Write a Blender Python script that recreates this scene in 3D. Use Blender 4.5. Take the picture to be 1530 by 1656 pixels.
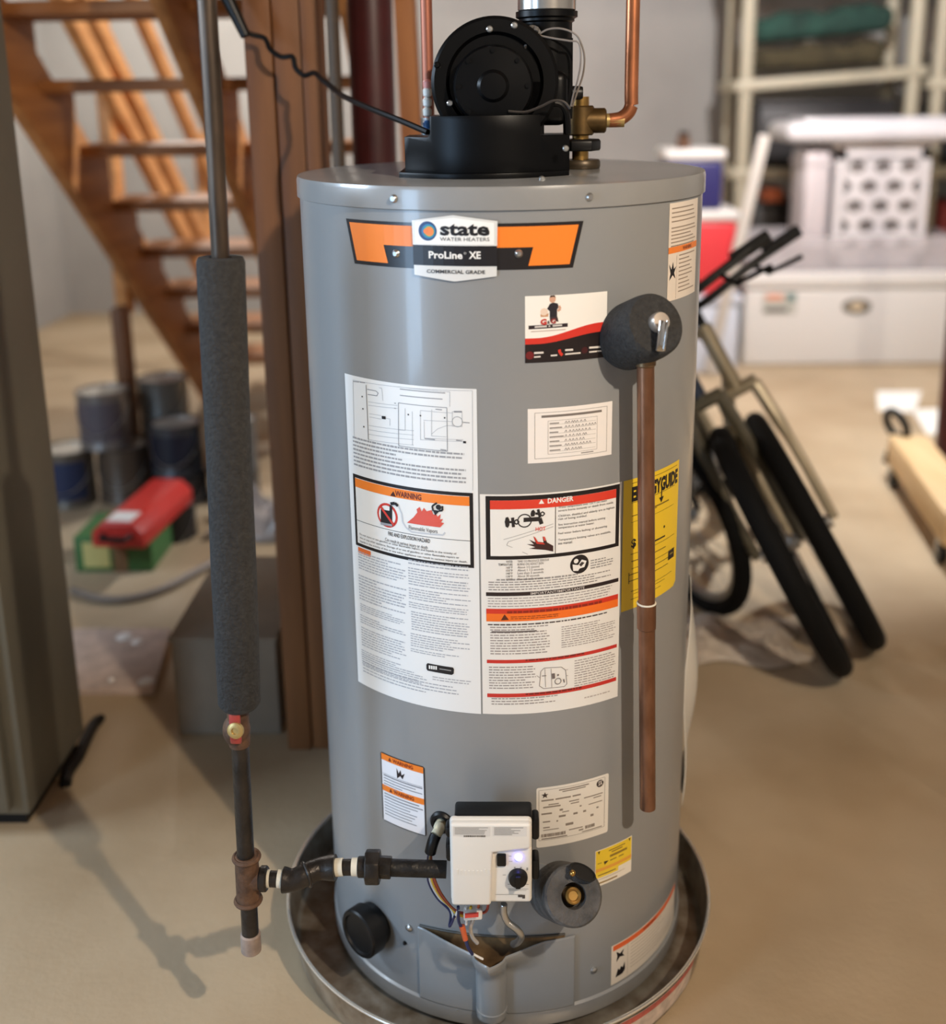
import bpy, bmesh, math, random
from mathutils import Vector, Matrix
from mathutils.geometry import tessellate_polygon
random.seed(7)
for o in list(bpy.data.objects): bpy.data.objects.remove(o)
scene = bpy.context.scene
COL = scene.collection
# ------------------------------------------------------------------ camera
FPX, PIT, ROLL, YAW, ZC, DC, SY = 1827.03, .2561, -.0148, -.0265, 1.3044, 1.6119, -199.7
cF = Vector((math.sin(YAW)*math.cos(PIT), math.cos(YAW)*math.cos(PIT), -math.sin(PIT)))
r0 = Vector((math.cos(YAW), -math.sin(YAW), 0)); u0 = r0.cross(cF)
cR = math.cos(ROLL)*r0 + math.sin(ROLL)*u0
cU = math.cos(ROLL)*u0 - math.sin(ROLL)*r0
cP = Vector((0, -DC, ZC))
cam = bpy.data.cameras.new('camera'); camo = bpy.data.objects.new('camera', cam); COL.objects.link(camo)
camo.matrix_world = Matrix(((cR.x, cU.x, -cF.x, cP.x), (cR.y, cU.y, -cF.y, cP.y), (cR.z, cU.z, -cF.z, cP.z), (0, 0, 0, 1)))
cam.sensor_fit = 'VERTICAL'; cam.sensor_height = 24; cam.sensor_width = 24
cam.lens = FPX/1656*24; cam.shift_y = SY/1656; cam.clip_start = .02
cam.dof.use_dof = True; cam.dof.focus_distance = 1.47; cam.dof.aperture_fstop = 1.3; cam.dof.aperture_blades = 0
scene.camera = camo
# ------------------------------------------------------------------ world, light, exposure
world = bpy.data.worlds.new('world'); scene.world = world; world.use_nodes = True
world.node_tree.nodes['Background'].inputs[0].default_value = (.55, .68, .9, 1)
world.node_tree.nodes['Background'].inputs[1].default_value = .6
scene.view_settings.view_transform = 'Standard'; scene.view_settings.look = 'None'
scene.view_settings.gamma = 1; scene.view_settings.use_curve_mapping = False
scene.view_settings.exposure = 0.2
def area(name, loc, direction, sx, sy, power, col):
    l = bpy.data.lights.new(name, 'AREA'); l.shape = 'RECTANGLE'; l.size = sx; l.size_y = sy; l.energy = power; l.color = col
    o = bpy.data.objects.new(name, l); COL.objects.link(o); o.location = loc
    o.rotation_euler = Vector(direction).to_track_quat('-Z', 'Y').to_euler(); return o
# daylight entering through the glazed door in the left wall
area('door_daylight', (-2.74, -2.55, 1.05), (1, .12, -.05), .72, 1.9, 70, (.46, .7, 1))
# added side light for the tank's left, set in an unseen window
area('window_fill', (-2.74, -.35, 1.85), (1, 0, 0), .95, .5, 58, (.66, .82, 1))

# ------------------------------------------------------------------ pixel helpers (photo frame 1530 x 1656)
def ray(x, y): return cF + cR*((x-765)/FPX) - cU*((y-828-SY)/FPX)
def PZ(x, y, z=0.0):
    r = ray(x, y); return cP + r*((z-cP.z)/r.z)
def PY(x, y, Y):
    r = ray(x, y); return cP + r*((Y-cP.y)/r.y)
RT = .28                                            # radius of the heater jacket
def PT(x, y, R=RT):                                 # photo pixel -> (angle in degrees, height) on the jacket
    r = ray(x, y); a = r.x**2+r.y**2; b = cP.x*r.x+cP.y*r.y; c = cP.x**2+cP.y**2-R*R
    t = (-b-math.sqrt(max(b*b-a*c, 0)))/a; P = cP+r*t
    return math.degrees(math.atan2(P.x, -P.y)), P.z
def CY(th, z, R=RT):
    t = math.radians(th); return Vector((R*math.sin(t), -R*math.cos(t), z))
def lerp(a, b, t): return a+(b-a)*t

# ------------------------------------------------------------------ materials
def lin(c):
    out = []
    for x in c[:3]:
        x = x/255; out.append(x/12.92 if x <= .04045 else ((x+.055)/1.055)**2.4)
    return (*out, 1)
MC = {}
def mat(name, col=(128, 128, 128), rough=.5, metal=0, spec=.5, noise=0, scale=12, bump=0, bscale=None, coat=0, stretch=None,
        emit=None, estr=0, trans=0, alpha=1, col2=None, detail=4):
    if name in MC: return MC[name]
    m = bpy.data.materials.new(name); m.use_nodes = True; nt = m.node_tree; b = nt.nodes['Principled BSDF']
    b.inputs['Base Color'].default_value = lin(col); b.inputs['Roughness'].default_value = rough; b.inputs['Metallic'].default_value = metal
    b.inputs['Specular IOR Level'].default_value = spec
    if coat: b.inputs['Coat Weight'].default_value = coat; b.inputs['Coat Roughness'].default_value = .08
    if trans: b.inputs['Transmission Weight'].default_value = trans
    if alpha < 1: b.inputs['Alpha'].default_value = alpha
    if emit: b.inputs['Emission Color'].default_value = lin(emit); b.inputs['Emission Strength'].default_value = estr
    if noise or bump:
        tc = nt.nodes.new('ShaderNodeTexCoord'); src = tc.outputs['Object']
        if stretch:
            mp = nt.nodes.new('ShaderNodeMapping'); mp.inputs['Scale'].default_value = stretch
            nt.links.new(src, mp.inputs[0]); src = mp.outputs[0]
        n = nt.nodes.new('ShaderNodeTexNoise'); n.inputs['Scale'].default_value = scale; n.inputs['Detail'].default_value = detail
        nt.links.new(src, n.inputs['Vector'])
        if noise:
            mx = nt.nodes.new('ShaderNodeMix'); mx.data_type = 'RGBA'
            rp = nt.nodes.new('ShaderNodeValToRGB'); rp.color_ramp.elements[0].position = .32; rp.color_ramp.elements[1].position = .68
            nt.links.new(n.outputs['Fac'], rp.inputs[0]); nt.links.new(rp.outputs[0], mx.inputs[0])
            c2 = col2 if col2 else tuple(max(0, x*(1-noise)) for x in col)
            mx.inputs[6].default_value = lin(col); mx.inputs[7].default_value = lin(c2)
            nt.links.new(mx.outputs[2], b.inputs['Base Color'])
        if bump:
            n2 = n
            if bscale:
                n2 = nt.nodes.new('ShaderNodeTexNoise'); n2.inputs['Scale'].default_value = bscale; n2.inputs['Detail'].default_value = 6
                nt.links.new(src, n2.inputs['Vector'])
            bp = nt.nodes.new('ShaderNodeBump'); bp.inputs['Strength'].default_value = bump; bp.inputs['Distance'].default_value = .01
            nt.links.new(n2.outputs['Fac'], bp.inputs['Height']); nt.links.new(bp.outputs[0], b.inputs['Normal'])
    MC[name] = m; return m
def wood(name, col, col2, axis='z', rough=.6):
    s = {'x': (.6, 9, 9), 'y': (9, .6, 9), 'z': (9, 9, .6)}[axis]
    return mat(name, col, rough, noise=.3, scale=3.0, col2=col2, stretch=s, bump=.15)
def ink(c): return mat('print_ink_%d_%d_%d' % c, c, .38)
GREY = mat('grey_paint', (139, 140, 140), .3, noise=.04, scale=3, coat=.25)
GREYTOP = mat('grey_lid_paint', (138, 138, 137), .28, coat=.25, noise=.05, scale=8)
BLACK = mat('black_plastic', (11, 11, 12), .42, spec=.35)
BLACKM = mat('black_painted_metal', (7, 7, 8), .36, spec=.16, noise=.2, scale=30)
FOAM = mat('black_foam', (54, 53, 52), .95, noise=.25, scale=160, bump=.5, bscale=260)
FOAMG = mat('grey_foam', (92, 89, 86), .95, noise=.3, scale=40, bump=.4, bscale=200)
IRON = mat('black_iron', (58, 52, 47), .38, metal=.5, noise=.35, scale=45, bump=.3)
RUST = mat('rusty_iron', (112, 82, 60), .65, metal=.3, noise=.35, scale=50, bump=.4, col2=(78, 56, 42))
COPPER = mat('copper', (150, 110, 86), .36, metal=.75, noise=.25, scale=14, stretch=(3, 3, 1), col2=(116, 80, 58))
COPPERB = mat('bright_copper', (206, 132, 92), .35, metal=.8, noise=.2, scale=14)
BRASS = mat('brass', (190, 150, 85), .3, metal=.9, noise=.2, scale=40)
STEEL = mat('steel', (190, 190, 188), .28, metal=.9)
CHROME = mat('chrome', (225, 225, 225), .1, metal=1)
GALV = mat('galvanised_steel', (172, 164, 150), .36, metal=.7, noise=.3, scale=30, bump=.08, col2=(128, 114, 96))
WHITEP = mat('ivory_plastic', (226, 222, 214), .42)
TAPE = mat('white_thread_tape', (220, 214, 196), .7)

# ------------------------------------------------------------------ mesh builder
def frame(origin, axis, up=(0, 0, 1)):
    z = Vector(axis).normalized(); u = Vector(up)
    if abs(z.dot(u)) > .98: u = Vector((0, 1, 0))
    x = u.cross(z).normalized(); y = z.cross(x)
    return Matrix(((x.x, y.x, z.x, origin[0]), (x.y, y.y, z.y, origin[1]), (x.z, y.z, z.z, origin[2]), (0, 0, 0, 1)))
class MB:
    def __init__(s): s.v = []; s.f = []; s.mi = []; s.mats = []
    def m(s, mt):
        if mt is None: return 0
        if mt not in s.mats: s.mats.append(mt)
        return s.mats.index(mt)
    def add(s, vs, fs, mt=None):
        k = len(s.v); i = s.m(mt); s.v += [Vector(p) for p in vs]
        for f in fs: s.f.append(tuple(a+k for a in f)); s.mi.append(i)
        return s
    def hexa(s, c, ax, ay, az, mt=None):
        c = Vector(c); ax = Vector(ax); ay = Vector(ay); az = Vector(az)
        vs = [c+sx*ax+sy*ay+sz*az for sz in (-1, 1) for sx, sy in ((-1, -1), (1, -1), (1, 1), (-1, 1))]
        return s.add(vs, [(3, 2, 1, 0), (4, 5, 6, 7), (0, 1, 5, 4), (1, 2, 6, 5), (2, 3, 7, 6), (3, 0, 4, 7)], mt)
    def box(s, a, b, mt=None):
        a = Vector(a); b = Vector(b); h = (b-a)/2
        return s.hexa((a+b)/2, (abs(h.x), 0, 0), (0, abs(h.y), 0), (0, 0, abs(h.z)), mt)
    def bar(s, p, q, w, t, side=(1, 0, 0), mt=None):        # board from p to q, w along side, t across
        p = Vector(p); q = Vector(q); d = q-p; sd = Vector(side); sd = (sd-d*(sd.dot(d)/d.length_squared)).normalized()
        n = d.normalized().cross(sd)
        return s.hexa((p+q)/2, sd*(w/2), n*(t/2), d/2, mt)
    def lathe(s, prof, M=None, n=32, mt=None, a0=0, a1=360):
        M = M or Matrix(); full = abs(a1-a0-360) < 1e-6; k = n if full else n+1; vs = []
        for r, z in prof:
            for i in range(k):
                t = math.radians(a0+(a1-a0)*i/n); vs.append(M @ Vector((r*math.cos(t), r*math.sin(t), z)))
        fs = []
        for j in range(len(prof)-1):
            for i in range(n):
                i2 = (i+1) % k; fs.append((j*k+i, j*k+i2, (j+1)*k+i2, (j+1)*k+i))
        if full and prof[0][0] > 1e-6 and False: pass
        return s.add(vs, fs, mt)
    def cyl(s, p, q, r, r2=None, n=20, mt=None, cap=True, bev=0):
        p = Vector(p); q = Vector(q); L = (q-p).length; r2 = r if r2 is None else r2; M = frame(p, q-p)
        prof = []
        if cap: prof.append((0.0, 0))
        prof += ([(r-bev, 0), (r, bev), (r2, L-bev), (r2-bev, L)] if bev else [(r, 0), (r2, L)])
        if cap: prof.append((0.0, L))
        return s.lathe(prof, M, n, mt)
    def tube(s, pts, r, n=8, mt=None, closed=False):
        pts = [Vector(p) for p in pts]; N = len(pts); vs = []; fs = []; prev = None
        for i, p in enumerate(pts):
            if closed: t = (pts[(i+1) % N]-pts[i-1]).normalized()
            else: t = (pts[min(i+1, N-1)]-pts[max(i-1, 0)]).normalized()
            if prev is None:
                a = Vector((0, 0, 1)) if abs(t.z) < .9 else Vector((1, 0, 0)); x = a.cross(t).normalized()
            else: x = (prev-t*prev.dot(t)).normalized()
            prev = x; y = t.cross(x); rr = r[i] if isinstance(r, (list, tuple)) else r
            for k in range(n):
                a = 2*math.pi*k/n; vs.append(p+x*(rr*math.cos(a))+y*(rr*math.sin(a)))
        for i in range(N if closed else N-1):
            j = (i+1) % N
            for k in range(n): k2 = (k+1) % n; fs.append((i*n+k, i*n+k2, j*n+k2, j*n+k))
        if not closed: fs.append(tuple(range(n))[::-1]); fs.append(tuple((N-1)*n+k for k in range(n)))
        return s.add(vs, fs, mt)
    def torus(s, c, axis, R, r, n=40, k=10, mt=None):
        M = frame(c, axis); return s.tube([M @ Vector((R*math.cos(2*math.pi*i/n), R*math.sin(2*math.pi*i/n), 0)) for i in range(n)], r, k, mt, True)
    def ball(s, c, r, n=14, mt=None, sc=(1, 1, 1)):
        prof = [(math.sin(math.pi*i/n)*1.0, -math.cos(math.pi*i/n)) for i in range(n+1)]
        M = Matrix.Translation(Vector(c)) @ Matrix.Diagonal((r*sc[0], r*sc[1], r*sc[2], 1))
        return s.lathe(prof, M, n+6, mt)
    def grid(s, fn, nu, nv, mt=None):
        vs = [fn(i/nu, j/nv) for j in range(nv+1) for i in range(nu+1)]; w = nu+1
        return s.add(vs, [(j*w+i, j*w+i+1, (j+1)*w+i+1, (j+1)*w+i) for j in range(nv) for i in range(nu)], mt)
    def extrude(s, poly, a, b, mt=None):                     # poly: list of Vectors (planar), swept by vector b from offset a
        n = len(poly); a = Vector(a); b = Vector(b); vs = [Vector(p)+a for p in poly]+[Vector(p)+a+b for p in poly]
        fs = [(i, (i+1) % n, n+(i+1) % n, n+i) for i in range(n)]
        tri = tessellate_polygon([[Vector(p) for p in poly]])
        return s.add(vs, fs+[tuple(t) for t in tri]+[tuple(n+k for k in t[::-1]) for t in tri], mt)
    def build(s, name, mt=None, parent=None, smooth=False, bevel=0, seg=2, local=False, solid=0, angle=35, weld=True):
        off = Vector((0, 0, 0))
        if parent is not None and not local:
            root = parent
            while root.parent: root = root.parent
            off = root.location
        me = bpy.data.meshes.new(name); me.from_pydata([p-off for p in s.v], [], s.f)
        mats = s.mats if s.mats else [mt]
        for x in mats: me.materials.append(x if x else mt)
        if s.mats: me.polygons.foreach_set('material_index', s.mi)
        bm = bmesh.new(); bm.from_mesh(me)
        if weld: bmesh.ops.remove_doubles(bm, verts=bm.verts, dist=1e-5)
        if weld: bmesh.ops.recalc_face_normals(bm, faces=bm.faces)
        if bevel:
            es = [e for e in bm.edges if len(e.link_faces) == 2 and e.calc_face_angle(0) > .5]
            bmesh.ops.bevel(bm, geom=es, offset=bevel, segments=seg, affect='EDGES', profile=.5, clamp_overlap=True)
        bm.to_mesh(me); bm.free()
        if smooth or bevel:
            for p in me.polygons: p.use_smooth = True
            me.set_sharp_from_angle(angle=math.radians(angle))
        o = bpy.data.objects.new(name, me); COL.objects.link(o); o.parent = parent
        if solid:
            md = o.modifiers.new('solid', 'SOLIDIFY'); md.thickness = solid; md.offset = 0
        return o
def tag(o, label, cat, group=None):
    o['label'] = label; o['category'] = cat
    if group: o['group'] = group
    return o
def thing(name, label, cat, loc=(0, 0, 0), group=None):
    o = bpy.data.objects.new(name, None); COL.objects.link(o); o.location = loc; o.empty_display_size = .05
    return tag(o, label, cat, group)
def struct(o): o['kind'] = 'structure'; return o
def single(mb, name, mt, label, cat, loc, group=None, **k):
    loc = Vector(loc); mb.v = [p-loc for p in mb.v]
    o = mb.build(name, mt, None, **k); o.location = loc; return tag(o, label, cat, group)
def sm(pts, n=6):                                           # Catmull-Rom through points
    pts = [Vector(p) for p in pts]; out = []
    for i in range(len(pts)-1):
        p0 = pts[max(i-1, 0)]; p1 = pts[i]; p2 = pts[i+1]; p3 = pts[min(i+2, len(pts)-1)]
        for k in range(n):
            t = k/n; out.append(.5*((2*p1)+(p2-p0)*t+(2*p0-5*p1+4*p2-p3)*t*t+(3*p1-p0-3*p2+p3)*t**3))
    return out+[pts[-1]]

# ------------------------------------------------------------------ the room
X0, X1, Y0, Y1, ZH = -2.7, 3.6, -4.2, 5.3, 2.45
CONC = mat('floor_concrete', (188, 169, 141), .6, noise=.2, scale=1.6, bump=.12, bscale=60, col2=(158, 136, 106))
WALLM = mat('poured_concrete_wall', (168, 165, 160), .85, noise=.12, scale=1.3, bump=.3, bscale=25)
struct(MB().box((X0-.1, Y0-.1, -.12), (X1+.1, Y1+.1, 0)).build('floor', CONC))
struct(MB().box((X0-.1, Y1, 0), (X1+.1, Y1+.12, ZH)).build('wall_back', WALLM))
struct(MB().box((X1, Y0, 0), (X1+.12, Y1, ZH)).build('wall_right', WALLM))
struct(MB().box((X0-.1, Y0-.12, 0), (X1+.1, Y0, ZH)).build('wall_front', WALLM))
wl = MB(); wl.box((X0-.12, -2.1, 0), (X0, Y1, 1.55)); wl.box((X0-.12, -2.1, 2.15), (X0, Y1, ZH)); wl.box((X0-.12, -2.1, 1.55), (X0, -.9, 2.15)); wl.box((X0-.12, .2, 1.55), (X0, Y1, 2.15)); wl.box((X0-.12, Y0, 0), (X0, -3.0, ZH)); wl.box((X0-.12, -3.0, 2.05), (X0, -2.1, ZH))
struct(wl.build('wall_left', WALLM))
struct(MB().box((X0-.12, Y0-.12, ZH), (X1+.12, Y1+.12, ZH+.1)).build('ceiling', mat('ceiling_boards', (112, 88, 62), .9, noise=.1, scale=4)))
gd = MB(); gd.box((X0, 1.97, 2.0), (X1, 2.12, 2.02)); gd.box((X0, 1.97, 2.42), (X1, 2.12, 2.44)); gd.box((X0, 2.035, 2.0), (X1, 2.055, 2.44))
struct(gd.build('shade_girder', mat('girder_paint', (96, 40, 36), .5)))  # unseen girder, placed so its shadow ends the bulb's light on the floor
dr = struct(MB().box((X0-.1, -3.0, 0), (X0-.02, -2.93, 2.05)).box((X0-.1, -2.17, 0), (X0-.02, -2.1, 2.05)).box((X0-.1, -2.93, 1.98), (X0-.02, -2.17, 2.05)).box((X0-.1, -2.93, 0), (X0-.02, -2.17, .1)).build('door_1', mat('door_paint', (225, 225, 222), .4)))
gl = mat('door_glass', (240, 245, 250), .02, alpha=.08)
MB().box((X0-.065, -2.93, .1), (X0-.055, -2.17, 1.98)).build('glass_pane', gl, dr)
MB().cyl((X0-.02, -2.2, 1.0), (X0+.03, -2.2, 1.0), .014).ball((X0+.04, -2.2, 1.0), .026).build('door_knob', BRASS, dr, smooth=True)

wn = MB(); wn.box((X0-.1, -.9, 1.55), (X0-.03, .2, 1.6)).box((X0-.1, -.9, 2.1), (X0-.03, .2, 2.15)).box((X0-.1, -.9, 1.6), (X0-.03, -.85, 2.1)).box((X0-.1, .15, 1.6), (X0-.03, .2, 2.1))
wn = struct(wn.build('fill_window', mat('door_paint')))  # added window out of view, frames the side light on the tank
MB().box((X0-.065, -.85, 1.6), (X0-.055, .15, 2.1)).build('glass_pane', gl, wn)

def bulb(name, loc, power, col, label, r=.035):
    t = thing(name, label, 'lamp', loc, 'bare bulbs on the ceiling')
    x, y, z = loc
    MB().lathe([(0, ZH), (.055, ZH), (.05, ZH-.03), (.03, ZH-.05), (0, ZH-.05)], Matrix.Translation((x, y, 0)), 20).build('lamp_holder', mat('porcelain', (235, 232, 225), .3), t, smooth=True)
    l = bpy.data.lights.new(name+'_light', 'POINT'); l.energy = power; l.color = col; l.shadow_soft_size = r
    o = bpy.data.objects.new('bulb_light', l); COL.objects.link(o); o.parent = t; o.location = (0, 0, 0)
    return t
bulb('ceiling_bulb', (1.0, -1.85, 2.3), 165, (1, .87, .71), 'bare warm bulb on the ceiling above the front of the heater', .022)
bulb('ceiling_bulb', (1.15, 2.27, 2.3), 225, (.96, .98, 1), 'bare bulb on the ceiling above the bicycles and coolers')
bulb('ceiling_bulb', (-1.65, 4.25, 2.3), 75, (1, .97, .92), 'bare bulb on the ceiling beside the stairs')

# ------------------------------------------------------------------ water heater
HT = 1.199
WH = thing('water_heater', 'tall grey cylindrical gas water heater covered with printed labels, standing in a metal pan', 'water heater', (0, 0, .012))
b = MB(); b.lathe([(0, .03), (RT, .03), (RT, 1.176), (RT-.01, 1.178)], n=160); b.build('jacket', GREY, WH, smooth=True)
b = MB(); b.lathe([(RT+.001, 1.170), (RT+.0034, 1.171), (RT+.0034, HT-.006), (RT+.002, HT-.001), (RT-.004, HT), (0, HT+.001)], n=160)
lid = b.build('lid', GREYTOP, WH, smooth=True)
b = MB(); b.lathe([(0, .012), (RT+.002, .012), (RT+.003, .014), (RT+.003, .036), (RT, .039)], n=160); b.build('base_ring', GREY, WH, smooth=True)
for th in (-26.6, 21.7):
    p = CY(th, 1.1835, RT+.0034); d = CY(th, 0, 1); MB().cyl(p, p+d*.004, .0052, .004, 14, bev=.0008).build('screw', STEEL, lid, smooth=True)

class Label:
    """a printed sticker lying on the jacket; positions are (angle, height) pairs"""
    def __init__(s, name, th0, th1, z0, z1, col, lift=.0004, cut=0.0, poly=None, label=None):
        s.n = name; s.b = (th0, th1, z0, z1); s.mb = MB(); s.lift = lift; base = MB()
        if poly: s._fan(base, poly)
        else:
            k = max(2, int(abs(th1-th0)/2)); fn = lambda u, v: CY(lerp(th0, th1, u), lerp(z0, z1, v), RT+lift)
            if cut:
                c = math.degrees(cut/RT); pts = []
                for cx, cz, a in ((th1-c, z1-cut, 0), (th0+c, z1-cut, 90), (th0+c, z0+cut, 180), (th1-c, z0+cut, 270)):
                    for i in range(5):
                        t = math.radians(a+22.5*i); pts.append((cx+c*math.cos(t), cz+cut*math.sin(t)))
                s._fan(base, pts)
            else: base.grid(fn, k, 1)
        s.o = base.build(name, mat('label_stock_%d_%d_%d' % col, col, .33, coat=.15), WH, smooth=True, weld=False)
        if label: s.o['label'] = label
    def _fan(s, mb, pts, lift=None, mt=None):                # polygon, subdivided so that it follows the curve
        lift = s.lift if lift is None else lift
        bm = bmesh.new(); vs = [bm.verts.new((p[0], p[1]*100, 0)) for p in pts]
        for t in tessellate_polygon([[Vector((p[0], p[1]*100, 0)) for p in pts]]):
            try: bm.faces.new([vs[i] for i in t])
            except ValueError: pass
        w0 = min(p[0] for p in pts); w1 = max(p[0] for p in pts); k = int((w1-w0)/3)
        for i in range(1, k+1):
            x = lerp(w0, w1, i/(k+1)); g = bm.verts[:]+bm.edges[:]+bm.faces[:]
            bmesh.ops.bisect_plane(bm, geom=g, plane_co=(x, 0, 0), plane_no=(1, 0, 0))
        bm.verts.index_update()
        mb.add([CY(v.co.x, v.co.y/100, RT+lift) for v in bm.verts], [tuple(v.index for v in (f.verts if f.normal.z > 0 or True else f.verts)) for f in bm.faces], mt)
        bm.free()
    def L(s, k): return s.lift+.00022*k
    def rect(s, th0, th1, z0, z1, col, k=1):
        n = max(1, int(abs(th1-th0)/2.5)); s.mb.grid(lambda u, v: CY(lerp(th0, th1, u), lerp(z0, z1, v), RT+s.L(k)), n, 1, ink(col))
    def rp(s, x0, y0, x1, y1, col, k=1):                      # rectangle from pixels, rows measured at its middle column
        xm = (x0+x1)/2; ym = (y0+y1)/2; s.rect(PT(x0, ym)[0], PT(x1, ym)[0], PT(xm, y1)[1], PT(xm, y0)[1], col, k)
    def poly(s, pts, col, k=1): s._fan(s.mb, pts, s.L(k), ink(col))
    def pp(s, pts, col, k=1): s.poly([PT(*p) for p in pts], col, k)
    def line(s, p, q, w, col, k=1):
        g = math.degrees(1/RT); a = Vector((p[0]/g, p[1])); c = Vector((q[0]/g, q[1])); d = c-a
        if d.length < 1e-6: return
        n = Vector((-d.y, d.x)).normalized()*(w/2); N = max(1, int(abs(q[0]-p[0])/3))
        s.mb.grid(lambda u, v: CY(lerp(p[0], q[0], u)+(n.x*(2*v-1))*g, lerp(p[1], q[1], u)+n.y*(2*v-1), RT+s.L(k)), N, 1, ink(col))
    def lp(s, pts, w, col, k=1):
        q = [PT(*p) for p in pts]
        for i in range(len(q)-1): s.line(q[i], q[i+1], w, col, k)
    def disc(s, c, r, col, k=1, n=24, sx=1):
        g = math.degrees(1/RT); s.poly([(c[0]+g*r*sx*math.cos(2*math.pi*i/n), c[1]+r*math.sin(2*math.pi*i/n)) for i in range(n)], col, k)
    def ring(s, c, r, w, col, k=1, n=28):
        g = math.degrees(1/RT); P = [(c[0]+g*r*math.cos(2*math.pi*i/n), c[1]+r*math.sin(2*math.pi*i/n)) for i in range(n+1)]
        for i in range(n): s.line(P[i], P[i+1], w, col, k)
    def text(s, tx, th0, th1, z0, z1, col, bold=0, k=2, keep=False):
        cu = bpy.data.curves.new('t', 'FONT'); cu.body = tx; cu.size = 1; cu.resolution_u = 2; cu.offset = bold
        o = bpy.data.objects.new('t', cu); COL.objects.link(o); dg = bpy.context.evaluated_depsgraph_get()
        me = bpy.data.meshes.new_from_object(o.evaluated_get(dg)); bpy.data.objects.remove(o); bpy.data.curves.remove(cu)
        if not me.vertices: return
        xs = [v.co.x for v in me.vertices]; ys = [v.co.y for v in me.vertices]; xa, xb, ya, yb = min(xs), max(xs), min(ys), max(ys)
        if keep:                                              # keep the letter shapes: centre inside the box
            g = math.degrees(1/RT); sc = min((z1-z0)/(yb-ya), (th1-th0)/g/(xb-xa)); tc = (th0+th1)/2; zc = (z0+z1)/2
            f = lambda c: CY(tc+(c.x-(xa+xb)/2)*sc*g, zc+(c.y-(ya+yb)/2)*sc, RT+s.L(k))
        else: f = lambda c: CY(lerp(th0, th1, (c.x-xa)/(xb-xa)), lerp(z0, z1, (c.y-ya)/(yb-ya)), RT+s.L(k))
        s.mb.add([f(v.co) for v in me.vertices], [tuple(p.vertices) for p in me.polygons], ink(col)); bpy.data.meshes.remove(me)
    def tp(s, tx, x0, y0, x1, y1, col, bold=0, k=2, keep=False):
        xm = (x0+x1)/2; ym = (y0+y1)/2; s.text(tx, PT(x0, ym)[0], PT(x1, ym)[0], PT(xm, y1)[1], PT(xm, y0)[1], col, bold, k, keep)
    def lines(s, txs, x0, y0, x1, y1, col, bold=0, k=2):      # several text lines, left aligned
        n = len(txs); mx = max(len(t) for t in txs)
        for i, t in enumerate(txs):
            a = lerp(y0, y1, i/n); c = lerp(y0, y1, (i+.72)/n); xe = lerp(x0, x1, len(t)/mx)
            xm = (x0+x1)/2; ym = (y0+y1)/2; ta = PT(x0, ym)[0]; tb = PT(x1, ym)[0]
            s.text(t, ta, lerp(ta, tb, len(t)/mx), PT(xm, c)[1], PT(xm, a)[1], col, bold, k)
    def para(s, x0, y0, x1, y1, n, col=(120, 118, 116), h=.42, seed=1, last=.6, k=1):   # print too small to read
        rnd = random.Random(seed); xm = (x0+x1)/2; ym = (y0+y1)/2; col = col if k > 1 or max(col) < 105 else tuple(min(215, x+26) for x in col)
        ta = PT(x0, ym)[0]; tb = PT(x1, ym)[0]; za = PT(xm, y0)[1]; zb = PT(xm, y1)[1]; W = math.radians(tb-ta)*RT
        for i in range(n):
            zt = lerp(za, zb, i/n); zz = lerp(za, zb, (i+h)/n); x = 0; end = W*(rnd.uniform(last, .98) if rnd.random() < .3 else rnd.uniform(.93, 1))
            while x < end:
                w = rnd.uniform(.0025, .0085); w = min(w, end-x); d = rnd.uniform(0, .3); g = math.degrees(1/RT)
                s.mb.grid(lambda u, v: CY(ta+g*(x+w*u), lerp(zz+(zt-zz)*d*.4, zt-(zt-zz)*d*.3, v), RT+s.L(k)), 1, 1, ink(col)); x += w+.0012
    def done(s): s.mb.build('print', None, s.o, weld=False); return s.o
K = (26, 22, 24); ORG = (238, 128, 40); RED = (205, 52, 40); W = (232, 230, 225); GR = (120, 118, 116)

# brand badge
c0 = -11.35
B = Label('brand_decal', 0, 0, 0, 0, K, poly=[(c0-31.9, 1.1555), (c0+31.9, 1.1555), (c0+29.2, 1.1005), (c0-29.2, 1.1005)], label='orange and black brand decal with silver plaque')
B.poly([(c0-30.6, 1.1515), (c0+30.6, 1.1515), (c0+28.3, 1.105), (c0+18.0, 1.105), (c0+19.2, 1.127), (c0-19.2, 1.127), (c0-18.0, 1.105), (c0-28.3, 1.105)], ORG, 1)
o = B.done()
for x in (641, 839):
    th, z = PT(x, 410); p = CY(th, z, RT); d = CY(th, 0, 1); MB().cyl(p, p+d*.004, .0052, .0035, 14, bev=.0008).build('screw', STEEL, o, smooth=True)
B = Label('brand_plaque', 0, 0, 0, 0, (214, 214, 211), lift=.0028, poly=[(c0-10.6, 1.1585), (c0, 1.1655), (c0+10.6, 1.1585), (c0+10.3, 1.0935), (c0, 1.0868), (c0-10.3, 1.0935)])
B.poly([(c0-9.8, 1.1565), (c0, 1.1625), (c0+9.8, 1.1565), (c0+9.8, 1.131), (c0-9.8, 1.131)], (238, 238, 235), 1)
B.rect(c0-10.45, c0+10.45, 1.1055, 1.1295, K, 2)
lc = PT(693, 373); B.disc(lc, .0115, (28, 60, 112), 2); B.disc((lc[0]+.3, lc[1]-.0003), .0088, (40, 120, 170), 3); B.disc((lc[0]+.4, lc[1]-.0004), .0068, (90, 170, 120), 4); B.disc((lc[0]+.5, lc[1]-.0004), .0056, (235, 130, 50), 5); B.disc((lc[0]-.4, lc[1]-.0002), .003, (232, 120, 40), 6)
B.tp('state', 713, 361.5, 792, 381, K, .034, 3)
B.tp('WATER HEATERS', 713, 383.5, 792, 389.5, (60, 60, 62), 0, 3)
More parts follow.
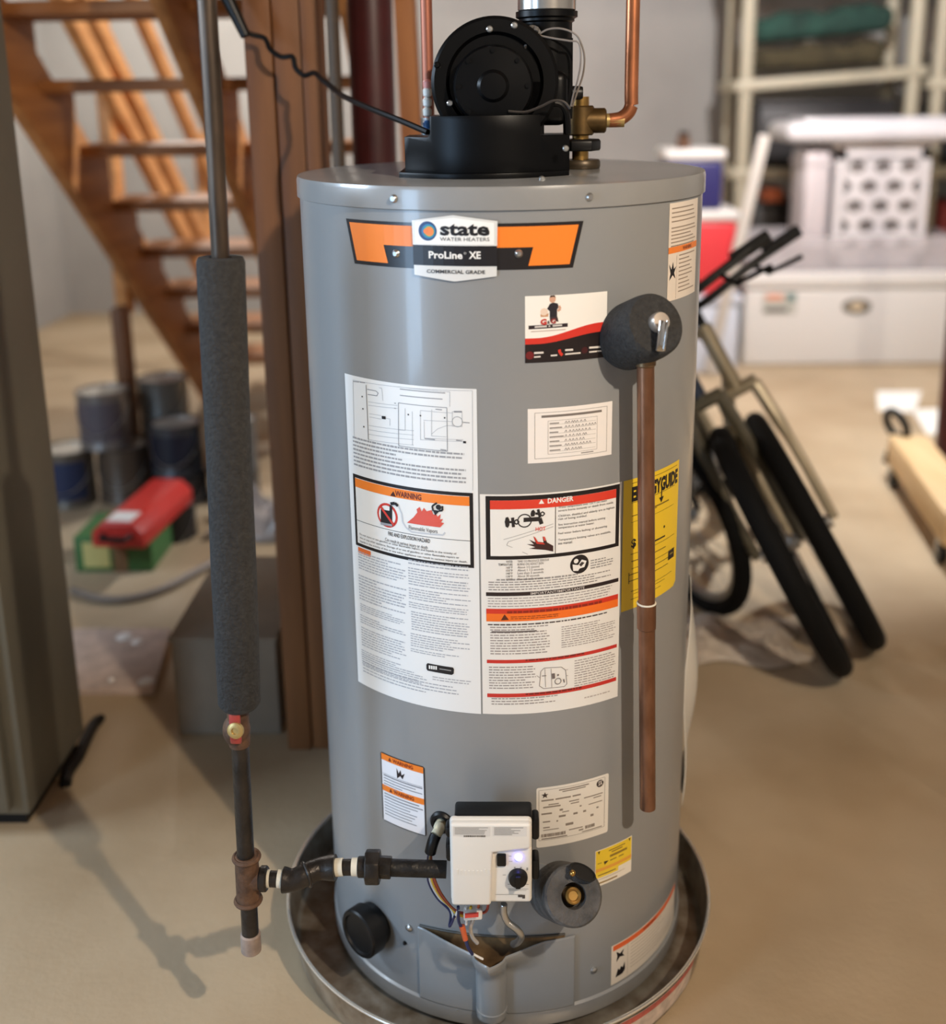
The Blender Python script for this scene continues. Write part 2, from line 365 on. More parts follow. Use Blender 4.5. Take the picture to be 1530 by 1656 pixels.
B.tp('ProLine', 695, 406, 749, 418, W, .03, 3); B.tp('XE', 759, 406, 778, 418, W, .03, 3); B.ring(PT(753, 409), .0011, .0004, W, 3, 10)
B.tp('COMMERCIAL GRADE', 692, 436, 785, 442, (50, 50, 52), .015, 3)
B.done()

# business card sticker
B = Label('contractor_sticker', 5.8, 27.4, .9866, 1.0685, (238, 234, 226), label='white, red and black contractor sticker')
th = lambda u: lerp(5.8, 27.4, u); zz = lambda v: lerp(1.0685, .9866, v)
wave = lambda u, a, bb: a+(bb-a)*(.5-.5*math.cos(math.pi*min(1, max(0, (u-.12)/.8))))
N = 18
B.poly([(th(i/N), zz(wave(i/N, .63, .46))) for i in range(N+1)]+[(th(1), zz(1)), (th(0), zz(1))], RED, 1)
B.poly([(th(i/N), zz(wave(i/N, .72, .60))) for i in range(N+1)]+[(th(1), zz(1)), (th(0), zz(1))], (28, 20, 22), 2)
f = lambda x, y: PT(840+x/10.2, 465+y/10.2)
B.disc(f(545, 190), .0046, (205, 160, 135), 1, sx=.85); B.poly([f(498, 165), f(510, 130), f(575, 125), f(600, 165), f(560, 150)], (70, 50, 40), 2)
B.poly([f(455, 350), f(500, 270), f(555, 245), f(630, 262), f(650, 320), f(620, 360), f(620, 480), f(498, 490), f(500, 390)], (38, 34, 42), 1)
B.poly([f(500, 490), f(625, 480), f(645, 560), f(610, 560), f(565, 510), f(540, 565), f(505, 560)], (60, 45, 50), 1)
B.line(f(650, 300), f(675, 350), .003, (205, 160, 135), 1); B.line(f(675, 350), f(630, 385), .003, (205, 160, 135), 1)
B.disc(f(405, 400), .0045, (228, 205, 185), 1); B.poly([f(345, 440), f(480, 425), f(470, 480), f(350, 485)], (200, 150, 110), 1)
B.poly([f(150, 628), f(795, 585), f(795, 645), f(150, 690)], (46, 36, 40), 1)
B.text('G', f(345, 0)[0], f(450, 0)[0], f(395, 615)[1], f(395, 515)[1], (190, 50, 42), .05, 3)
B.text('G', f(515, 0)[0], f(600, 0)[0], f(555, 595)[1], f(555, 510)[1], (150, 50, 50), .05, 3)
B.text('&', f(460, 0)[0], f(505, 0)[0], f(480, 595)[1], f(480, 545)[1], (60, 50, 55), .02, 3)
B.line(f(250, 650), f(450, 636), .0022, (200, 195, 190), 3); B.line(f(545, 630), f(700, 618), .0022, (200, 195, 190), 3)
B.text('&', f(478, 0)[0], f(512, 0)[0], f(495, 646)[1], f(495, 616)[1], (220, 215, 210), .02, 4)
B.line(f(190, 728), f(760, 690), .0012, (190, 170, 160), 1)
B.disc(f(170, 1118), .005, (110, 28, 30), 3); B.line(f(655, 1020), f(665, 1075), .0036, RED, 3); B.line(f(665, 1075), f(705, 1115), .0036, RED, 3); B.disc(f(1070, 1030), .0042, (64, 22, 26), 3)
for x0, y0, x1, y1, hh in ((240, 1078, 395, 1070, .0024), (240, 1145, 620, 1112, .0019), (750, 1030, 880, 1022, .0024), (750, 1098, 1005, 1075, .0019), (1145, 990, 1360, 975, .0024), (1145, 1062, 1410, 1035, .0019)):
    B.line(f(x0, y0), f(x1, y1), hh, (215, 208, 200), 3)
B.done()

# installer's card, filled in by hand
B = Label('service_record_sticker', 6.4, 29.5, .8583, .9285, (236, 230, 224), label='white service record sticker filled in by hand')
t0, t1 = 8.2, 27.9
for p, q in (((t0, .923), (t1, .923)), ((t0, .864), (t1, .864)), ((t0, .923), (t0, .864)), ((t1, .923), (t1, .864))): B.line(p, q, .0006, (150, 146, 142))
B.rect(9.9, 26.3, .9165, .9195, (120, 112, 106), 1)
for p, q in (((11.6, .912), (25, .912)), ((11.6, .869), (25, .869)), ((11.6, .912), (11.6, .869)), ((25, .912), (25, .869))): B.line(p, q, .0005, (165, 160, 156))
rnd = random.Random(3)
for i in range(7):
    z = .9085-i*.0058; B.line((12, z), (12+rnd.uniform(2, 4), z), .0016, (140, 134, 130)); B.line((12, z-.0015), (24.6, z-.0015), .0004, (170, 166, 160))
    x = 16
    while x < rnd.uniform(20, 24.5):
        B.line((x, z-.001), (x+.35, z+.0018), .0006, (105, 100, 104)); B.line((x+.35, z+.0018), (x+.6, z-.001), .0006, (105, 100, 104)); x += rnd.uniform(.6, 1.1)
B.line((20.5, .8665), (24, .8665), .0012, (130, 124, 120))
B.done()

# left instruction label: wiring diagram, warning box and fine print
B = Label('wiring_and_warning_label', -46.7, -6.35, .511, .9545, (230, 230, 228), label='long white label with wiring diagram and flammable vapors warning')
f = lambda x, y: PT(540+x/5.712, 590+y/5.712); G2 = (172, 174, 178); G1 = (138, 139, 143)
def dl(*pts, w=.0006, c=G2, k=1):
    for i in range(len(pts)-1): B.line(f(*pts[i]), f(*pts[i+1]), w, c, k)
dl((180, 140), (620, 205), (1280, 238), (1285, 1160)); dl((180, 140), (190, 660))
dl((300, 185), (322, 690), w=.0011, c=(120, 120, 122)); dl((310, 225), (390, 240), (412, 260), (400, 285), (315, 272), c=G1, w=.001)
dl((420, 210), (445, 215), (455, 330)); dl((320, 340), (590, 375)); dl((320, 372), (590, 402)); dl((330, 450), (440, 468)); dl((330, 480), (440, 500)); dl((480, 490), (520, 500), (520, 560))
for y in (558, 598, 640, 690): dl((325, y), (595, y+38)); dl((600, y+38), (740, y+50))
dl((598, 350), (1045, 395), (1050, 797), (600, 745), (598, 350), w=.0009, c=G1); dl((590, 200), (1072, 250), (1072, 385)); dl((660, 400), (660, 605), (600, 600))
dl((725, 430), (728, 740)); dl((800, 425), (802, 690), (1190, 705)); dl((830, 510), (1042, 522)); dl((800, 420), (1042, 442)); dl((905, 410), (903, 655), (1040, 665)); dl((903, 640), (960, 590), (1042, 560)); dl((1050, 440), (1100, 445)); dl((1050, 520), (1100, 525)); dl((1050, 560), (1110, 562)); dl((835, 520), (838, 675), (1195, 690))
dl((1095, 430), (1185, 440), (1185, 570), (1095, 565), (1095, 430)); B.ring(f(1142, 525), .0065, .0007, G1); dl((1110, 432), (1185, 432), w=.002, c=G1)
for x, y in ((265, 292), (272, 405), (280, 570), (690, 458), (802, 468), (1025, 488)): B.disc(f(x, y), .0011, K, 2, 8)
B.poly([f(445, 470), f(480, 474), f(482, 502), f(447, 498)], K, 2); B.poly([f(1195, 702), f(1222, 704), f(1222, 724), f(1195, 722)], K, 2)
for a, bb in (((612, 222), (1030, 260)), ((612, 280), (1005, 316)), ((180, 152), (290, 165)), ((940, 408), (1000, 415)), ((560, 352), (575, 355)), ((560, 400), (575, 402)), ((1195, 530), (1255, 535)), ((1130, 695), (1185, 702)), ((840, 680), (935, 690)), ((985, 780), (1040, 788))): B.line(f(*a), f(*bb), .0013, (150, 150, 152), 1)
B.para(573, 725, 758, 776, 8, (128, 128, 130), .5, 11, .3)
bt, bb2, bz0, bz1 = -44.9, -7.65, .7185, .8198
B.rect(bt, bb2, bz0, bz1, K, 1); B.rect(bt+.95, bb2-.95, bz0+.0045, bz1-.0045, W, 2)
B.rect(bt+.95, bb2-.95, .8025, bz1-.005, ORG, 3)
B.text('WARNING', *[PT(x, 800)[0] for x in (640, 682)], .8042, .8122, (110, 40, 24), .03, 4)
B.poly([PT(632, 801), PT(641, 803), PT(637, 794)], (70, 30, 20), 4)
B.line((bt+.9, .7555), (bb2-.9, .7555), .0007, K, 3)
c = PT(627, 833); B.disc(c, .0168, (205, 60, 50), 3); B.disc(c, .0136, W, 4)
B.poly([f(440, 1330), f(520, 1345), f(522, 1290), f(545, 1300), f(545, 1480), f(440, 1460)], (30, 26, 28), 5); B.poly([f(440, 1448), f(545, 1470), f(545, 1490), f(440, 1472)], (150, 150, 155), 6)
B.line((c[0]-2.2, c[1]+.0112), (c[0]+2.2, c[1]-.0112), .0034, (205, 60, 50), 7)
dl((530, 1280), (570, 1275), (598, 1300), w=.004, c=K, k=6); dl((600, 1300), (630, 1370), (640, 1450), (670, 1500), (720, 1540), (1010, 1570), (1030, 1545), w=.0022, c=(196, 198, 202), k=3)
B.poly([f(*p) for p in [(680, 1455), (740, 1405), (775, 1360), (768, 1330), (795, 1310), (815, 1352), (835, 1318), (860, 1350), (905, 1338), (920, 1378), (952, 1382), (960, 1400), (990, 1375), (982, 1425), (1012, 1420), (992, 1452), (1022, 1458), (985, 1498)]], (214, 84, 68), 4)
B.disc(f(970, 1312), .0036, K, 5, 14); B.poly([f(915, 1335), f(982, 1345), f(940, 1388)], K, 5)
dl((922, 1345), (913, 1300), (955, 1272), w=.0024, c=K, k=6); dl((975, 1345), (1008, 1340), (1006, 1300), w=.0024, c=K, k=6)
B.tp('Flammable Vapors', 662, 852.5, 708, 861, (90, 88, 88), 0, 4)
B.tp('FIRE AND EXPLOSION HAZARD', 629, 866, 696, 872.5, (60, 56, 56), .01, 4)
B.tp('Can result in serious injury or death', 624, 876.5, 692, 883.5, (60, 56, 56), 0, 4)
B.lines(['Do not store or use gasoline or other flammable vapors and liquids in the vicinity of', 'this or any other appliance. Storage of or use of gasoline or other flammable vapors or', 'liquids in the vicinity of this or any other appliance can result in serious injury or death.'], 584, 884.5, 756, 902, (84, 80, 80), .004, 4)
B.rp(580, 888, 600, 897, (225, 110, 50), 1)
for x0, y0, x1, y1, n, sd in ((581, 904, 658, 935, 7, 1), (582, 943, 658, 985, 9, 2), (584, 990, 658, 1003, 4, 3), (584, 1008, 657, 1023, 4, 4), (586, 1028, 657, 1060, 8, 5), (586, 1064, 650, 1078, 4, 6), (661, 912, 764, 922, 2, 7), (661, 925, 762, 955, 7, 8), (662, 958, 762, 978, 5, 9), (662, 981, 762, 992, 3, 10), (666, 996, 760, 1028, 8, 12), (665, 1032, 761, 1055, 6, 13), (665, 1057, 762, 1064, 2, 14)):
    B.para(x0, y0, x1, y1, n, (142, 144, 150), .45, sd, .4)
B.para(587, 1078, 690, 1096, 5, (138, 140, 146), .42, 21, .5); B.para(589, 1098, 745, 1118, 4, (138, 140, 146), .35, 22, .4); B.para(700, 1098, 762, 1106, 2, (140, 140, 144), .4, 25)
B.pp([(692, 1072), (733, 1079), (734.5, 1082), (734, 1089), (731, 1091), (692, 1084), (690, 1081), (690, 1074)], K, 2)
for x in (694, 697.5, 701, 704.5): B.pp([(x, 1075.3+(x-694)*.12), (x+2.6, 1075.7+(x-694)*.12), (x+2.6, 1081.3+(x-694)*.12), (x, 1081+(x-694)*.12)], W, 3)
B.line(PT(711, 1081), PT(730, 1084), .0014, (150, 150, 150), 3)
B.done()

# right instruction label
B = Label('danger_and_lighting_label', -5.9, 33.1, .5115, .8185, (230, 227, 221), lift=.0002, label='white label with red danger box and lighting instructions')
f = lambda x, y: PT(770+x/4.5, 760+y/4.5)
B.rect(-4.45, 32.4, .7308, .8163, K, 1); B.rect(-3.3, 31.2, .7358, .8105, W, 2); B.rect(-3.3, 31.2, .7988, .8105, (214, 62, 44), 3)
B.tp('DANGER', 885.5, 803.5, 927, 812, W, .03, 4); B.pp([(871, 814.5), (880, 814), (875.5, 807)], W, 4)
t = PT(898, 850)[0]; B.rect(t-.1, t+.1, .7358, .7988, (70, 66, 66), 3)
DK = (38, 34, 36)
B.poly([f(208, 375), f(215, 345), f(232, 340), f(243, 360), f(243, 400), f(232, 420), f(215, 412)], DK, 3)
B.line(f(243, 378), f(268, 376), .003, DK, 3); B.line(f(265, 345), f(272, 415), .004, DK, 3); B.ring(f(294, 377), .0033, .0018, DK, 3, 4)
B.poly([f(395, 320), f(402, 295), f(418, 287), f(430, 305), f(425, 335), f(400, 340)], DK, 3); B.line(f(430, 315), f(452, 318), .003, DK, 3); B.line(f(450, 285), f(465, 345), .0035, DK, 3); B.ring(f(482, 318), .003, .0016, DK, 3, 4)
B.ring(f(352, 368), .0085, .0016, DK, 3, 20); B.line(f(345, 362), f(465, 355), .0058, DK, 3); B.line(f(462, 350), f(476, 392), .0052, DK, 3)
B.line(f(200, 505), f(560, 390), .0007, (160, 158, 156), 3); B.line(f(235, 520), f(560, 410), .0007, (160, 158, 156), 3); B.line(f(235, 520), f(222, 545), .0007, (160, 158, 156), 3); B.line(f(222, 545), f(375, 612), .0007, (160, 158, 156), 3)
B.text('HOT', f(432, 0)[0], f(506, 0)[0], f(468, 440)[1], f(468, 412)[1], (222, 92, 82), .02, 4)
B.poly([f(385, 570), f(430, 560), f(368, 538), f(420, 540), f(385, 505), f(432, 525), f(415, 480), f(445, 520), f(490, 525), f(482, 482), f(500, 485), f(515, 525), f(560, 550), f(560, 592), f(500, 580), f(430, 575)], (58, 34, 34), 3)
B.poly([f(415, 480), f(430, 490), f(450, 522), f(490, 528), f(500, 540), f(440, 535)], (200, 60, 50), 4); B.poly([f(482, 482), f(500, 485), f(508, 510), f(495, 515)], (210, 80, 70), 4)
TX = ['Water temperature over 125°F can cause', 'severe burns instantly or death from scalds.', 'Children, disabled and elderly are at highest', 'risk of being scalded.', 'See instruction manual before setting', 'temperature at water heater.', 'Feel water before bathing or showering.', 'Temperature limiting valves are available,', 'see manual.']
ys = [813.5, 819, 827.5, 832.5, 841.5, 846.5, 855.5, 866, 871]
for tx, y in zip(TX, ys):
    a = PT(902.5, 840)[0]; bth = PT(993, 840)[0]; e = lerp(a, bth, len(tx)/45)
    z = PT(948, y)[1]; B.text(tx, a, e, z-.0029, z+.0008, (96, 90, 88), .005, 4)
for i, (l, r) in enumerate((('WATER', 'TIME TO PRODUCE SERIOUS'), ('TEMPERATURE', 'BURNS ON ADULT SKIN'), ('160°F', 'About 1/2 second'), ('150°F', 'About 1 1/2 seconds'), ('140°F', 'Less than 5 seconds'), ('130°F', 'About 30 seconds'), ('120°F', 'More than 5 minutes'))):
    z = PT(860, 905+i*4.75)[1]; B.text(l, PT(829-len(l)*2.1, 915)[0], PT(829, 915)[0], z-.003, z, (96, 92, 90), .005, 2); B.text(r, PT(837, 915)[0], PT(837+len(r)*2.2, 915)[0], z-.003, z, (110, 104, 102), .0, 2)
c = PT(937, 912); B.disc(c, .013, (30, 26, 28), 2); B.disc((c[0]-1.0, c[1]+.005), .0032, W, 3, 12); B.poly([(c[0]-2.0, c[1]+.001), (c[0]-.4, c[1]-.001), (c[0]+.6, c[1]+.006), (c[0]+2.0, c[1]+.003), (c[0]+1.4, c[1]-.005), (c[0], c[1]-.006), (c[0]-.4, c[1]-.009), (c[0]-1.8, c[1]-.008)], W, 3); B.poly([(c[0]-.2, c[1]-.0005), (c[0]+.6, c[1]+.003), (c[0]+1.4, c[1]+.001), (c[0]+.4, c[1]-.0035)], (60, 54, 54), 4)
B.para(955, 902, 992, 918, 4, GR, .5, 31); B.para(803, 932, 988, 936.5, 1, GR, .6, 32); B.para(790, 937, 990, 953, 4, (110, 105, 103), .42, 33, .8)
za, zb = PT(788, 957.5)[1], PT(788, 963.5)[1]; B.rect(-4.6, 32.5, zb, za, (44, 34, 34), 2); B.text('IMPORTANT/IMPORTANTE', PT(858, 952)[0], PT(945, 952)[0], zb+.0008, za-.0008, (205, 198, 192), .01, 3)
B.para(789, 963, 994, 980, 4, (132, 126, 124), .4, 34, .8)
z1, z2, z3 = PT(788, 984)[1], PT(788, 992)[1], PT(788, 1004.5)[1]
B.rect(-4.6, 32.5, z2, z1, (206, 56, 38), 2); B.rect(-4.6, 32.5, z3, z2, (236, 112, 36), 2)
B.para(820, 983, 975, 988.5, 1, (140, 40, 26), .8, 35, 1, 3); B.pp([(810, 1003), (823, 1002), (816, 993)], (90, 40, 24), 3); B.para(826, 995, 905, 1001, 2, (150, 66, 26), .5, 36, .6, 3)
B.para(789, 1005, 992, 1009, 1, (80, 72, 70), .6, 37, 1); B.para(793, 1013, 890, 1060, 11, (128, 120, 116), .45, 38, .5); B.para(908, 1006, 995, 1042, 10, (132, 124, 120), .42, 39, .5)
B.rp(795, 1020.5, 868, 1022.5, (90, 80, 78), 2)
for ya, yb, sd in ((1066.5, 1072, 40), (1121, 1127, 41)):
    B.rect(-4.6, 32.4, PT(788, yb)[1], PT(788, ya)[1], (196, 52, 44), 2); B.para(850, ya-4.5, 945, yb-7, 1, (120, 34, 30), .9, sd, 1, 3)
B.para(791, 1078, 867, 1116, 9, (122, 114, 110), .42, 42, .4); B.para(929, 1061, 996, 1105, 11, (130, 122, 118), .42, 43, .6); B.para(795, 1128, 905, 1141, 3, (124, 116, 112), .42, 44, .7); B.para(945, 1121, 996, 1125, 1, (150, 142, 136), .5, 45)
vx = lambda x, y: PT(770+x/4.5, 950+y/4.5)
VV = [(470, 610), (495, 585), (620, 578), (650, 600), (660, 700), (640, 720), (490, 735), (460, 715)]
for i in range(8): B.line(vx(*VV[i]), vx(*VV[(i+1) % 8]), .0008, (130, 122, 118), 2)
for p, q in (((545, 590), (550, 725)), ((440, 640), (462, 655)), ((500, 590), (505, 725)), ((650, 600), (668, 595)), ((655, 640), (668, 640))): B.line(vx(*p), vx(*q), .0007, (150, 142, 138), 2)
B.poly([vx(550, 625), vx(572, 622), vx(574, 660), vx(553, 664)], (110, 100, 98), 3); B.ring(vx(595, 680), .0042, .001, (110, 102, 98), 3, 16); B.disc(vx(595, 635), .0015, (120, 110, 108), 3, 8); B.line(vx(478, 642), vx(510, 640), .001, (110, 102, 98), 3); B.line(vx(636, 665), vx(640, 690), .0016, (110, 100, 98), 3)
B.done()

# yellow energy label
YL = (232, 196, 44)
B = Label('energy_label', 0, 0, 0, 0, YL, poly=[(33.7, .8184), (58.9, .8184), (58.9, .640), (57.5, .6345), (33.7, .6345)], label='yellow energy guide label')
B.text('ENERGYGUIDE', 36.6, 58.0, .7865, .8075, K, .055, 1)
B.line((49.0, .79), (49.0, .7765), .0022, K, 2); B.poly([(47.9, .779), (50.1, .779), (49, .771)], K, 2)
D = (120, 96, 30)
for t0, t1, z, w in ((36.6, 56.5, .7855, .0008), (45, 53, .7690, .002), (36.8, 47, .767, .0012), (36.6, 57, .7135, .0008), (36.6, 56, .7585, .0006), (37, 52, .703, .0014), (37, 57.5, .6925, .0008), (36.5, 57.5, .8125, .0008), (38, 52, .6555, .0008), (37, 50, .6485, .0008), (37, 56, .660, .0008), (36.6, 36.6, .67, .0005)): B.line((t0, z), (t1, z), w, D)
B.text('$', 36.8, 38.6, .7205, .7345, K, .03, 1); B.text('2', 40.2, 41.8, .7215, .7335, K, .03, 1); B.line((45, .7195), (51.5, .7195), .0022, K, 1); B.disc((50.9, .7335), .002, K, 1)
B.rect(53.6, 57.2, .6795, .6935, K, 1); B.line((54.5, .6875), (56.3, .6875), .0022, (150, 130, 50), 2)
B.line((36.2, .6845), (53.6, .6845), .0009, K, 1); B.line((36.2, .6755), (53.6, .6755), .0009, K, 1); B.line((36.2, .672), (36.2, .688), .0012, K, 1)
B.done()

# top right label
B = Label('installation_warning_label', 48.9, 67.6, 1.0425, 1.167, (226, 214, 200), label='narrow white warning label with orange band')
B.rect(48.9, 67.6, 1.1035, 1.1115, (232, 128, 48), 1); B.text('WARNING', 56.4, 62.5, 1.1052, 1.1098, (130, 60, 24), .02, 2)
TC = (150, 134, 118); rnd = random.Random(5)
for i in range(4): B.line((50, 1.160-i*.0055), (62+rnd.uniform(-3, 3.5), 1.160-i*.0055), .0016, TC)
for i in range(6): B.line((50, 1.1355-i*.0046), (64.5+rnd.uniform(-3, 1.5), 1.1355-i*.0046), .0016, TC)
for i in range(10): B.line((54.5, 1.099-i*.0052), (63.5+rnd.uniform(-3, 2.5), 1.099-i*.0052), .0016, TC)
B.line((53.2, 1.1), (53.2, 1.044), .0005, TC)
B.poly([(49.4, 1.0905), (50.6, 1.083), (51.3, 1.0925), (51.8, 1.083), (53, 1.086), (52, 1.078), (52.8, 1.070), (51.3, 1.0755), (49.6, 1.069), (50.2, 1.078)], K, 1)
B.done()

# small double warning
B = Label('small_warning_label', -38.3, -22.95, .309, .4185, (50, 48, 50), cut=.004, label='small white label with two orange warning bands')
B.rect(-37.85, -23.4, .3105, .417, (232, 232, 236), 1)
for za, zb in ((.4075, .4172), (.3585, .368)):
    B.rect(-37.85, -23.4, za, zb, ORG, 2); B.text('WARNING', -33.6, -26.6, za+.002, zb-.0018, (150, 56, 22), .03, 3); B.poly([(-35.2, za+.002), (-34.1, za+.002), (-34.65, zb-.0015)], (110, 44, 24), 3)
B.poly([(-32.3, .4035), (-31.6, .3955), (-30.9, .402), (-30.6, .3945), (-29.5, .3985), (-30.3, .3885), (-31.0, .3925), (-32.2, .387)], (34, 26, 30), 2)
B.line((-37.5, .3862), (-23.8, .3862), .0005, (110, 110, 114), 2)
for i, e in enumerate((-23.8, -26, -23.9, -30.5, -28.5)): B.line((-37.2, .3838-i*.0044), (e, .3838-i*.0044), .0019 if i == 0 else .0014, (135, 136, 142), 2)
for i, e in enumerate((-25, -23.8, -25.5, -28, -25.8, -26.5, -27.5, -26)): B.line((-37.2, .3548-i*.0047), (e, .3548-i*.0047), .0019 if i < 2 else .0014, (138, 140, 146), 2)
B.done()

# rating plate
B = Label('rating_plate', 8.6, 30.5, .3055, .3985, (229, 224, 215), cut=.003, label='white rating plate with star and certification mark')
G3 = (140, 130, 120)
for p, q in (((9.3, .3945), (29.2, .3945)), ((29.2, .3945), (29.2, .3165)), ((9.3, .3945), (9.3, .3165)), ((9.3, .3165), (29.2, .3165))): B.line(p, q, .0006, (150, 142, 134))
c = (11, .3862); B.poly([(c[0]+math.degrees((.0052 if i % 2 == 0 else .0021)*math.sin(i*math.pi/5)/RT), c[1]+(.0052 if i % 2 == 0 else .0021)*math.cos(i*math.pi/5)) for i in range(10)], (60, 50, 46), 1)
c = (27.6, .3868); B.disc(c, .0056, (52, 42, 40), 1); B.text('SA', c[0]-.6, c[0]+.75, c[1]-.003, c[1]+.003, (220, 212, 204), .02, 2); B.line((c[0]-.55, c[1]+.0035), (c[0]+.9, c[1]+.0035), .0008, (220, 212, 204), 2)
for t0, t1, z, w in ((15, 24, .3912, .0018), (16, 23, .3882, .0016), (10, 13.5, .3782, .0022), (14, 18.5, .3782, .0022), (19, 21.5, .3782, .0022), (12, 15, .371, .0016), (18, 21, .371, .0016), (22.5, 28.5, .371, .0016), (10.5, 15.5, .3675, .0022), (18.5, 21, .3672, .0016), (25.5, 28, .3672, .0016), (15.2, 16.2, .3605, .003), (21.2, 21.8, .3602, .0022), (10, 13, .3575, .0024), (16, 18, .3565, .0014), (24, 28.4, .359, .0014), (15, 17, .3505, .003), (19.3, 20.6, .3505, .003), (22.3, 23.2, .3505, .003), (26.5, 27.2, .3505, .0024), (10.4, 12.5, .345, .002), (14.3, 14.8, .344, .0022), (24.6, 25.6, .341, .0035), (10.5, 12.4, .336, .0018), (17, 19.3, .336, .0038), (10.5, 15, .332, .0012), (18, 22.2, .3265, .0016), (21, 22.4, .3225, .0022), (10, 17.5, .3185, .0018), (22, 28.4, .3185, .0014)): B.line((t0, z), (t1, z), w, G3)
rnd = random.Random(9)
for t0, t1, z0, z1 in ((10, 16.8, .3212, .3262), (23, 25.8, .322, .327)):
    x = t0
    while x < t1: w = rnd.uniform(.1, .3); B.rect(x, x+w, z0, z1, (104, 88, 76), 1); x += w+rnd.uniform(.08, .2)
B.done()

# yellow caution tag sticker
B = Label('yellow_caution_sticker', 26.4, 39.8, .2215, .2805, (232, 226, 214), label='small yellow and white caution sticker')
B.rect(26.6, 39.6, .2415, .2795, (233, 200, 50), 1); B.rect(26.6, 34.6, .235, .2415, (233, 205, 70), 1); B.rect(26.6, 39.6, .2455, .2505, (226, 160, 64), 2)
for x in (27.6, 38.8): B.poly([(x-.4, .2785), (x+.4, .2785), (x, .2735)], (60, 44, 30), 2)
B.poly([(29.3, .2595), (31.0, .2585), (29.6, .2535)], (60, 44, 30), 2)
for t0, t1, z, w in ((31, 37, .274, .0016), (32, 36, .2705, .002), (31.4, 37.8, .2645, .0036), (27.2, 28.6, .259, .0012), (31.5, 36.5, .2575, .0018), (27.4, 33.6, .2395, .0018), (27.4, 34.2, .2265, .0022), (27, 37, .2325, .0006)): B.line((t0, z), (t1, z), w, (140, 112, 44), 2)
B.done()

# bottom right label
B = Label('floor_level_label', 32.7, 70, .0425, .1105, (222, 212, 198), label='white label with orange band and black pictograms near the floor')
B.rect(33.3, 69.6, .1005, .109, (222, 104, 56), 1); B.text('WARNING', 46, 53, .1025, .1072, (120, 50, 26), .02, 2); B.line((39.2, .1), (39.2, .046), .0006, (160, 150, 138))
B.poly([(34.6, .097), (36, .091), (37.6, .0955), (37, .089), (37.8, .083), (36, .0855), (34.6, .079), (35, .088)], K, 1)
B.poly([(34.4, .053), (35.4, .0665), (36, .0625), (36.6, .068), (37.2, .064), (38, .072), (38.2, .059), (37.2, .0535)], K, 1)
rnd = random.Random(4)
for i in range(8): B.line((40.4, .096-i*.0058), (60+rnd.uniform(-6, 6), .096-i*.0058), .0012, (178, 166, 150))
B.done()

# --- burner access cover with drip channel
sc = lambda th: math.radians(th+4.4)*RT
def cover(u, v):
    t = lerp(-26.5, 20, u); z = lerp(.036, .157, v); s = sc(t); r = RT+.0022
    k = min(1, max(0, (z-.108)/.045)); k = k*k*(3-2*k); half = .1 if s < 0 else .076
    r += .036*k*max(0, 1-abs(s)/half)**1.25
    if abs(s) < .0205: r += math.sqrt(.0205**2-s*s)*(1-.45*k)
    if s > 0: z -= .003*k
    return CY(t, z, r)
b = MB(); b.grid(cover, 150, 40); cv = b.build('burner_cover', GREY, WH, smooth=True, solid=.0012, weld=False, angle=50)
b = MB(); ed = [cover(i/60, 1) for i in range(61)]; b.tube(ed, .0009, 6); b.build('rolled_edge', GREY, cv, smooth=True)
b = MB(); cc = CY(-4.4, .036, RT+.0022)
b.tube([CY(-4.4+math.degrees(.0208*math.cos(a)/RT), .05, RT+.003+.0208*math.sin(a)) for a in [math.pi*i/14 for i in range(15)]], .0012, 6); b.build('channel_bead', GREY, cv, smooth=True)
b = MB(); b.grid(lambda u, v: CY(lerp(-26, 17, u), lerp(.10, .1655-.006*abs(2*u-1)**2, v), RT+.0008), 40, 6)
b.build('burner_opening', mat('rusty_burner_plate', (150, 120, 82), .55, noise=.45, scale=26, metal=.3, col2=(92, 70, 48)), WH, smooth=True, weld=False)
b = MB(); b.tube([CY(lerp(-26, 17, i/40), .1655-.006*abs(2*i/40-1)**2, RT+.0012) for i in range(41)], .0016, 6); b.build('opening_rim', mat('dark_rim', (70, 66, 60), .5), WH, smooth=True)
for th, z, r, m2 in ((-29.8, .147, .0058, STEEL), (-31.5, .118, .003, BLACK), (26.5, .083, .0052, STEEL), (-14.6, .034, .002, STEEL)):  # the black one is a dark dome in place of a small hole
    p = CY(th, z); d = CY(th, 0, 1); MB().lathe([(r, 0), (r*.95, .002), (r*.6, .0035), (0, .004)], frame(p, d), 14).build('screw', m2, WH, smooth=True)

# --- black round cap low on the left
p = CY(-43.2, .1235); d = CY(-43.2, 0, 1); b = MB()
b.lathe([(.030, -.002), (.032, .002), (.032, .012), (.0365, .013), (.0365, .0335), (.0345, .036), (.030, .036), (.0285, .033), (0, .033)], frame(p, d), 40)
b.build('black_cap', BLACK, WH, smooth=True)

# --- gas control valve
gv = MB(); gv.box((-.0655, -.354, .292), (.0345, -.322, .411)); gv.box((-.05, -.33, .305), (.02, -.272, .37)); gv.box((.0335, -.352, .372), (.0435, -.326, .402)); gv.box((.0335, -.352, .312), (.0435, -.326, .342)); gv.box((-.0775, -.35, .338), (-.0655, -.328, .365)); gv.box((-.0775, -.35, .374), (-.0655, -.33, .39))
GV = gv.build('gas_valve', BLACK, WH, bevel=.004)
xs = (-.0715, .0335); za, zb = .286, .4095
b = MB(); b.box((xs[0], -.362, za), (xs[1], -.349, zb)); b.build('valve_cover', WHITEP, GV, bevel=.005, seg=4)
b = MB(); pl = [Vector(p) for p in [(xs[0]+.001, 0, za+.001), (-.0195, 0, za+.001), (-.0165, 0, .366), (xs[1]-.001, 0, .372), (xs[1]-.001, 0, zb-.001), (xs[0]+.001, 0, zb-.001)]]
